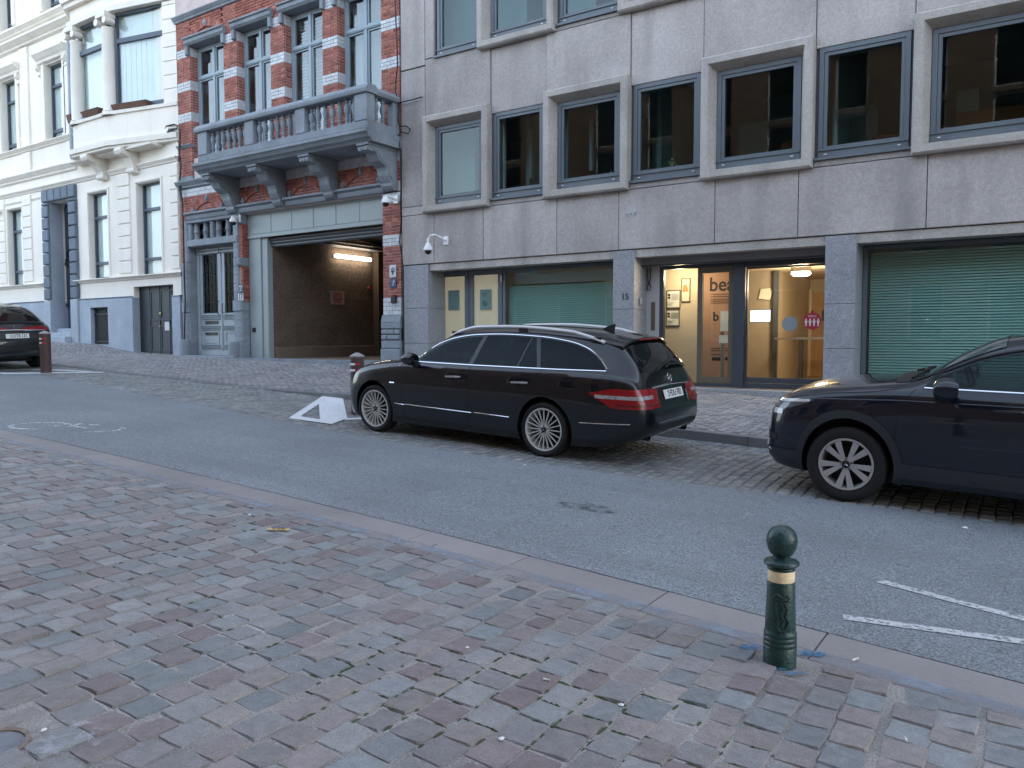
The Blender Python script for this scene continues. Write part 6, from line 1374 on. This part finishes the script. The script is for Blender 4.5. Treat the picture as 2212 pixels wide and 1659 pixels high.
suv.patch('cowl', m_rubber, 't', lambda u, v: (1.21+.13*v-.03*(1-(2*u-1)**2), (2*u-1)*(.66+.02*v)), 24, 4, .004, False); suv.strip('wiper', m_rubber, 't', [(1.34, -.62), (1.42, -.2), (1.36, .1)], .012, .02, False); suv.strip('wiper', m_rubber, 't', [(1.30, .0), (1.40, .4)], .012, .02, False)
suv.patch('rear_window', m_cglass, 'r', lambda u, v: ((2*u-1)*(.56-.06*v), 1.08+.24*v), 20, 8, .005, False)
for pts in ([(1.28, .33), (1.26, .7), (1.30, .93), (1.40, 1.03)], [(2.34, .30), (2.34, .7), (2.33, 1.05)], [(3.20, .34), (3.16, .6), (3.30, .85), (3.32, 1.07)], [(1.28, .33), (2.34, .30), (3.20, .34)]): suv.strip('door_seam', m_seam, 's', pts, .0035, -.0015)
suv.strip('bonnet_seam', m_seam, 's', [(.26, .875), (.7, .95), (1.05, .985), (1.28, 1.025)], .004, -.001, n=40); suv.strip('crease_line', suv.pnt, 's', [(.45, .89), (1.3, .935), (2.5, .955), (3.6, .965)], .006, -.003, n=60)
for x in (2.10, 3.02):
    for sg in (-1, 1):
        c_ = suv.cast('s', x, .91, 0); MB().tube([(x-.12, sg*abs(c_.y), .905), (x-.10, sg*(abs(c_.y)+.035), .91), (x+.08, sg*(abs(c_.y)+.035), .915), (x+.12, sg*abs(c_.y), .915)], .013, 8).build('door_handle', suv.pnt, suv.root, True)
mirror(suv, 1.60, .885, 1.06, suv.pnt, 1.05)
def arch_ring(car, ax, az, r0, r1):
    a0, a1 = -28, 208
    car.patch('arch_cladding', m_clad, 's', lambda u, v: (ax+(r0+(r1-r0)*v)*math.cos(R(a0+(a1-a0)*u)), az+(r0+(r1-r0)*v)*math.sin(R(a0+(a1-a0)*u))), 40, 4, .010)
arch_ring(suv, FA2, TR2, .405, .475); arch_ring(suv, RA2, TR2, .405, .475)
suv.patch('sill_cladding', m_clad, 's', lambda u, v: (FA2+.45+(RA2-FA2-.9)*u, .29+.13*v), 30, 4, .010); suv.patch('bumper_cladding', m_clad, ('c', .9, 0), lambda u, v: (R(-88+60*u), .33+.10*v), 24, 4, .012)
suv.strip('skid_trim', m_chr, ('c', .9, 0), [(R(-89), .45), (R(-60), .44), (R(-45), .40)], .010, .012, n=24)
suv.patch('head_light', m_lensd, ('c', .9, 0), lambda u, v: (R(-64+42*u), .69+.165*u**1.5+(.15-.135*u**1.6)*v+.02*u), 18, 8, .006)
suv.patch('light_strip', m_lens, ('c', .9, 0), lambda u, v: (R(-60+36*u), .812+.052*u+.022*v), 16, 3, .010)
suv.patch('light_unit', m_lens, ('c', .9, 0), lambda u, v: (R(-46+7*u), .735+.045*v), 6, 4, .010)
suv.patch('air_intake', m_rubber, ('c', .9, 0), lambda u, v: (R(-70+28*u), .50+.10*v*(1-.4*u)), 14, 5, .006)
suv.patch('grille', m_rubber, 'f', lambda u, v: ((2*u-1)*(.36+.05*v), .60+.15*v), 16, 6, .006, False); star('star_emblem', suv.root, (-.012, 0, .68), .075, (-1, 0, .1))
suv.patch('tail_light', m_red, ('c', 3.8, 0), lambda u, v: (R(15+45*u), .83+.12*v), 14, 4, .008)
for sg in (-1, 1): suv_r = MB().tube([(2.2, sg*.60, 1.425), (2.4, sg*.60, 1.46), (3.2, sg*.59, 1.455), (3.7, sg*.575, 1.39)], .014, 8).build('roof_rail', m_rubber, suv.root, True)
warp_car(suv, lambda x: x+float(np.interp(x, [0, .55], [.07, 0])), lambda z: z+max(0, z-.5)*.10)
suv.root.scale = (1.05, 1.05, 1.05)

# ------------------------------------------------------------------ dark grey hatch seen from behind at the far end
hat = Car('hatchback_car', 'dark grey car seen from behind at the far end of the lane', set_on_lane(-25.65, 9.02), (roll, sk, 0), paint('m_grey_paint', (.018, .021, .026)), 5.04/4.424, 1.0/.902, 1.66/1.49)
kx, ky, kz = hat.k
hat.loft(X2, rows_suv(), [(.97, .37, .42), (3.95, .37, .42)])
for x in (.97, 3.95): hat.wheel(x, .97, .37, .25, 'plain')
side_windows(hat, [(1.46*kx, 1.52*kx, 2.5*kx, 2.55*kx), (2.6*kx, 2.65*kx, 3.93*kx, 3.85*kx)], lambda x: zb2(x/kx)*kz, lambda x: zt2(x/kx)*kz)
hat.patch('rear_window', m_cglass, 'r', lambda u, v: ((2*u-1)*(.68-.10*v), 1.21+.34*v), 24, 10, .006, False)
hat.patch('windscreen', m_cglass, 't', lambda u, v: ((1.37+.66*v)*kx, (2*u-1)*(.72-.08*v)), 20, 8, .006, False)
q = hat.cast('r', 0, 1.17, 0)
hat.patch('boot_lip', m_rubber, 'r', lambda u, v: ((2*u-1)*.72, 1.165+.035*v-.05*(2*u-1)**2), 24, 3, .03, False)
hat.strip('chrome_bar', m_chr, 'r', [(-.70, .985), (0, 1.0), (.70, .985)], .018, .012, False)
hat.patch('tail_light', m_red, ('c', 4.3, 0), lambda u, v: (R(38+37*u), .97+.02*u+(.12-.06*u)*v), 16, 5, .01); 
hat.strip('bumper_reflector', m_red, 'r', [(.45, .60), (.72, .61)], .014, .008); hat.strip('bumper_reflector', m_red, 'r', [(-.45, .60), (-.72, .61)], .014, .008, False)
hat.patch('diffuser', m_rubber, 'r', lambda u, v: ((2*u-1)*.6, .52+.06*v), 20, 3, .006, False)
pc = hat.cast('r', 0, .86, 0); number_plate(hat.root, (pc.x+.06, 0, .865), R(90), R(-8), '2·DTB·131')
pe = hat.cast('r', 0, 1.09, 0); b = MB().box(pe.x+.01, pe.x+.02, -.045, .045, 1.105, 1.118); b.prism([(-.014, 1.105), (.014, 1.105), (.004, 1.03), (-.004, 1.03)], 'x', pe.x+.010, pe.x+.022); b.build('emblem', m_chr, hat.root)
# ================================================================== bollards, litter, cover
m_green = mat('m_bollard_green', (.013, .046, .043), .38, var=.3, vs_=12, bump=.5, bs=55, coat=.25, stain=.5, stain_col=(.03, .045, .04), fine=.2); m_greend = mat('m_bollard_crest', (.010, .036, .034), .45, var=.2, vs_=20, bump=.6, bs=90)
m_refl = mat('m_reflective', (1, .80, .48), .2, var=.12, vs_=30, metal=.0, spec=.9, bump=.2, bs=80)
zb_ = G(BX, BY)-.02
gb = empty('green_bollard', (BX, BY, zb_), 'dark green ball-topped iron bollard on the near paving', 'bollard')
MB().lathe([(.079, 0), (.079, .108), (.076, .113), (.0795, .119), (.0795, .131), (.075, .137), (.0785, .143), (.0785, .155), (.074, .161), (.078, .167), (.078, .179), (.073, .186), (.073, .20), (.0655, .424), (.063, .43), (.063, .488), (.0665, .492), (.0665, .50), (.06, .506)], (BX, BY, zb_), 40).build('post', m_green, gb, 50)
MB().lathe([(.0635, .433), (.0645, .435), (.0642, .485), (.0635, .487)], (BX, BY, zb_), 40).build('reflective_band', m_refl, gb, True)
MB().lathe([(.05, .505), (.074, .508), (.083, .515), (.083, .527), (.075, .535), (.05, .541), (.040, .552), (.043, .562)], (BX, BY, zb_), 40).build('collar', m_green, gb, 50)
MB().lathe([(.043, .558), (.058, .572), (.068, .595), (.0735, .627), (.070, .657), (.058, .681), (.040, .697), (.02, .7055), (.008, .7075), (.0008, .708)], (BX, BY, zb_), 40).build('ball', m_green, gb, True)
b = MB(); rr = random.Random(4)       # cast crest in relief, facing the road-side viewer
def on_post(a, h, o=0): h = .2+(h-.35)*1.1; r_ = .073-(h-.2)*.0335+o; t = R(-70+a); return (BX+r_*math.cos(t), BY+r_*math.sin(t), zb_+h)
b.tube([on_post(-32, .50), on_post(-20, .515), on_post(0, .50), on_post(20, .512), on_post(32, .495)], .006, 6); b.tube([on_post(-26, .49), on_post(26, .488)], .008, 6)
for pts in ([(-20, .48), (-24, .44), (-12, .42), (-18, .39), (-8, .36)], [(-5, .475), (4, .45), (-6, .43), (6, .40), (-2, .37)], [(10, .475), (22, .45), (14, .42), (24, .39), (12, .365)], [(-28, .40), (-20, .37), (-6, .35), (8, .352), (22, .365)]): b.tube([on_post(a, h) for a, h in pts], [.005, .008, .006, .008, .004], 6)
b.build('cast_crest', m_greend, gb, True)
m_brown = mat('m_bollard_brown', (.085, .048, .042), .55, var=.15, vs_=8, bump=.2); m_cap = mat('m_bollard_cap', (.30, .28, .27), .6, var=.1); m_rb = mat('m_red_band', (.45, .03, .03), .4, var=.05); m_wb = mat('m_white_band', (.75, .76, .76), .4, var=.05)
def brown_bollard(x, y, h, r_, label):
    z = G(x, y)-.02; o = empty('brown_bollard', (x, y, z), label, 'bollard', 'brown bollards in the parking lane')
    MB().lathe([(r_, 0), (r_, h-.07), (r_*1.0, h-.065)], (x, y, z), 12).build('post', m_brown, o, 50); MB().lathe([(r_*1.06, h-.07), (r_*1.06, h-.045), (r_*.3, h+.0), (.005, h+.005)], (x, y, z), 12).build('cap', m_cap, o, 30)
    for hz in (h-.20, h-.30):
        for k, (a0, a1, m_) in enumerate(((-160, -62, m_wb), (-58, -20, m_rb))):
            n = 8; v = []
            for q in range(n+1):
                t = R(a0+(a1-a0)*q/n); v += [(x+(r_*1.012)*math.cos(t), y+(r_*1.012)*math.sin(t), z+hz), (x+(r_*1.012)*math.cos(t), y+(r_*1.012)*math.sin(t), z+hz+.035)]
            MB().add(v, [(2*q, 2*q+2, 2*q+3, 2*q+1) for q in range(n)]).build('band', m_, o)
brown_bollard(-9.36, 9.22, 1.02, .115, 'brown round bollard with white and red bands in front of the estate car')
brown_bollard(-19.85, 9.28, 1.02, .12, 'brown round bollard standing behind the far dark grey car')
# manhole cover at the bottom corner
m_rust = mat('m_rust', (.20, .155, .125), .8, var=.3, vs_=20, bump=.5, bs=70); m_castg = mat('m_cast_grey', (.16, .17, .19), .6, var=.2, vs_=20, bump=.6, bs=90)
mh = empty('manhole_cover', (MHX, MHY, G(MHX, MHY)), 'small round rusty utility cover set in the near paving', 'cover')
zt = G(MHX, MHY)
b = MB().lathe([(.12, -.05), (.12, .0), (.098, .0), (.098, -.05)], (0, 0, 0), 28); o = b.build('ring', m_rust, None, 40); o.location = (0, 0, .002); o.parent = mh; o.rotation_euler = (0, sk, 0)
b = MB().lathe([(.097, -.05), (.097, -.004), (.085, -.001), (.02, -.001)], (0, 0, 0), 28); o = b.build('lid', m_castg, None, 40); o.parent = mh; o.rotation_euler = (0, sk, 0)
# litter
m_yel = mat('m_wrapper', (.62, .42, .12), .35, var=.2, vs_=40); m_blu = mat('m_wrapper_print', (.05, .09, .25), .4, var=.1)
wx, wy = -4.77, 3.86; z = G(wx, wy)+.008
wr = empty('candy_wrapper', (wx, wy, z), 'flat yellow candy wrapper with blue print on the setts', 'wrapper'); d = Vector((.83, .56, -.03)).normalized(); pn = Vector((-.56, .83, .0)).normalized(); v = []
for k in range(9):
    t = -.085+.17*k/8
    for s_ in (-.024, 0, .024): p = Vector((wx, wy, z))+d*t+pn*s_; v.append((p.x, p.y, p.z+.008*abs(math.sin(k*1.7))+(.006 if s_ == 0 else 0)))
MB().add(v, [(k*3+j, k*3+3+j, k*3+4+j, k*3+1+j) for k in range(8) for j in range(2)]).build('foil', m_yel, wr)
for k in range(3): 
    p = Vector((wx, wy, z+.018))+d*(-.03+.035*k)+pn*-.003; b = MB(); e = [p+d*a+pn*c for a, c in ((-.012, -.014), (.012, -.014), (.012, .014), (-.012, .014))]; b.add([tuple(q) for q in e], [(0, 1, 2, 3)]); b.build('print', m_blu, wr)
def butt(x, y, a, label, m_=None, l_=.03):
    z = G(x, y)+.012; r_ = empty('cigarette_butt', (x, y, z), label, 'cigarette butt', 'litter on the near paving'); d = Vector((math.cos(a), math.sin(a), -SL*math.cos(a)))
    p = Vector((x, y, z)); MB().tube([p, p+d*l_*.6], .0045, 7).build('paper', m_paper, r_); MB().tube([p+d*l_*.61, p+d*l_], .0046, 7).build('filter', m_cream, r_)
butt(-.76, 4.11, 1.2, 'cigarette butt lying beside the green bollard', l_=.055); butt(-1.86, 2.98, .2, 'cigarette butt in the joint left of the bright chewed scrap'); butt(-.42, 3.42, 2.0, 'cigarette butt near the lower right edge')
def scrap(x, y, r_, label, m_=None):
    z = G(x, y)+.007; k = 6; v = [(x+r_*rr.uniform(.6, 1.2)*math.cos(2*math.pi*i/k), y+r_*rr.uniform(.6, 1.2)*math.sin(2*math.pi*i/k), z) for i in range(k)]+[(x, y, z+r_*.5)]
    tag(MB().add(v, [(i, (i+1) % k, k) for i in range(k)]+[tuple(range(k))[::-1]]).build('paper_scrap', m_ or m_paper), label, 'scrap', 'litter on the near paving')
scrap(-1.47, 2.99, .016, 'bright white crumpled scrap on the setts'); scrap(-1.72, 2.45, .014, 'flat pale scrap near the bottom edge of the paving'); scrap(-2.35, 3.05, .010, 'tiny white scrap near the row of mossy joints'); scrap(-5.3, 4.0, .018, 'white scrap beside the yellow wrapper'); scrap(-.54, 7.67, .03, 'white and purple scrap on the asphalt by the crossover'); scrap(-4.9, 7.45, .03, 'pale scrap on the asphalt below the estate car rear wheel', m_steel); scrap(-3.15, 1.42, .014, 'pale scrap beside the rusty cover')
# ================================================================== houses across the street, seen only mirrored in glass and car paint
m_ob = mat('m_opposite_brick', (.20, .125, .085), .85, var=.15, vs_=1.5, speck=.15, ss=30); m_op = mat('m_opposite_pale', (.42, .41, .39), .85, var=.06)
def opposite(name, x0, x1, h, m, label, nx, zs, base=0.):
    r_ = empty(name, ((x0+x1)/2, -4.5, G((x0+x1)/2, 0)), label, 'house'); zb = -SL*(x0+x1)/2-1.5
    W = (x1-x0)/nx; ops = [(x0+W*(k+.27), x0+W*(k+.73), z, z+2.2) for k in range(nx) for z in zs]
    xs = sorted({x0, x1}|{o[0] for o in ops}|{o[1] for o in ops}); zz = sorted({zb, h}|{o[2] for o in ops}|{o[3] for o in ops}); wl2 = MB()
    for a, b_ in zip(xs, xs[1:]):
        for z0, z1 in zip(zz, zz[1:]):
            if not any(o[0] <= a+1e-6 and b_ <= o[1]+1e-6 and o[2] <= z0+1e-6 and z1 <= o[3]+1e-6 for o in ops): wl2.box(a, b_, -5.0, -4.5, z0, z1)
    wl2.box(x0, x1, -12, -5.0, zb, h-.1); wl2.build('wall', m, r_)
    for o in ops:
        w_ = ring(MB(), o[0], o[1], o[2], o[3], .08, -4.78, -4.70).build('window', m_white, r_); piece('pane', m_cglass, w_, (o[0]+.05, o[1]-.05, -4.76, -4.75, o[2]+.05, o[3]-.05))
    MB().prism([(-4.5, h-.35), (-4.4, h-.3), (-4.15, h-.05), (-4.15, h+.1), (-4.6, h+.1)], 'x', x0, x1).build('cornice', m_op, r_)
opposite('brick_house', -24, 0, 13.0, m_ob, 'orange brick house across the street mirrored in the office windows', 9, (1.6, 5.0, 8.2, 10.6))
opposite('brick_house', 0.02, 16, 13.0, m_ob, 'second orange brick house across the street behind the viewer', 6, (.9, 4.2, 7.6, 10.6))
opposite('pale_house', -40, -24.02, 8.0, m_op, 'low pale house across the street mirrored in the townhouse windows', 7, (2.2, 5.6))
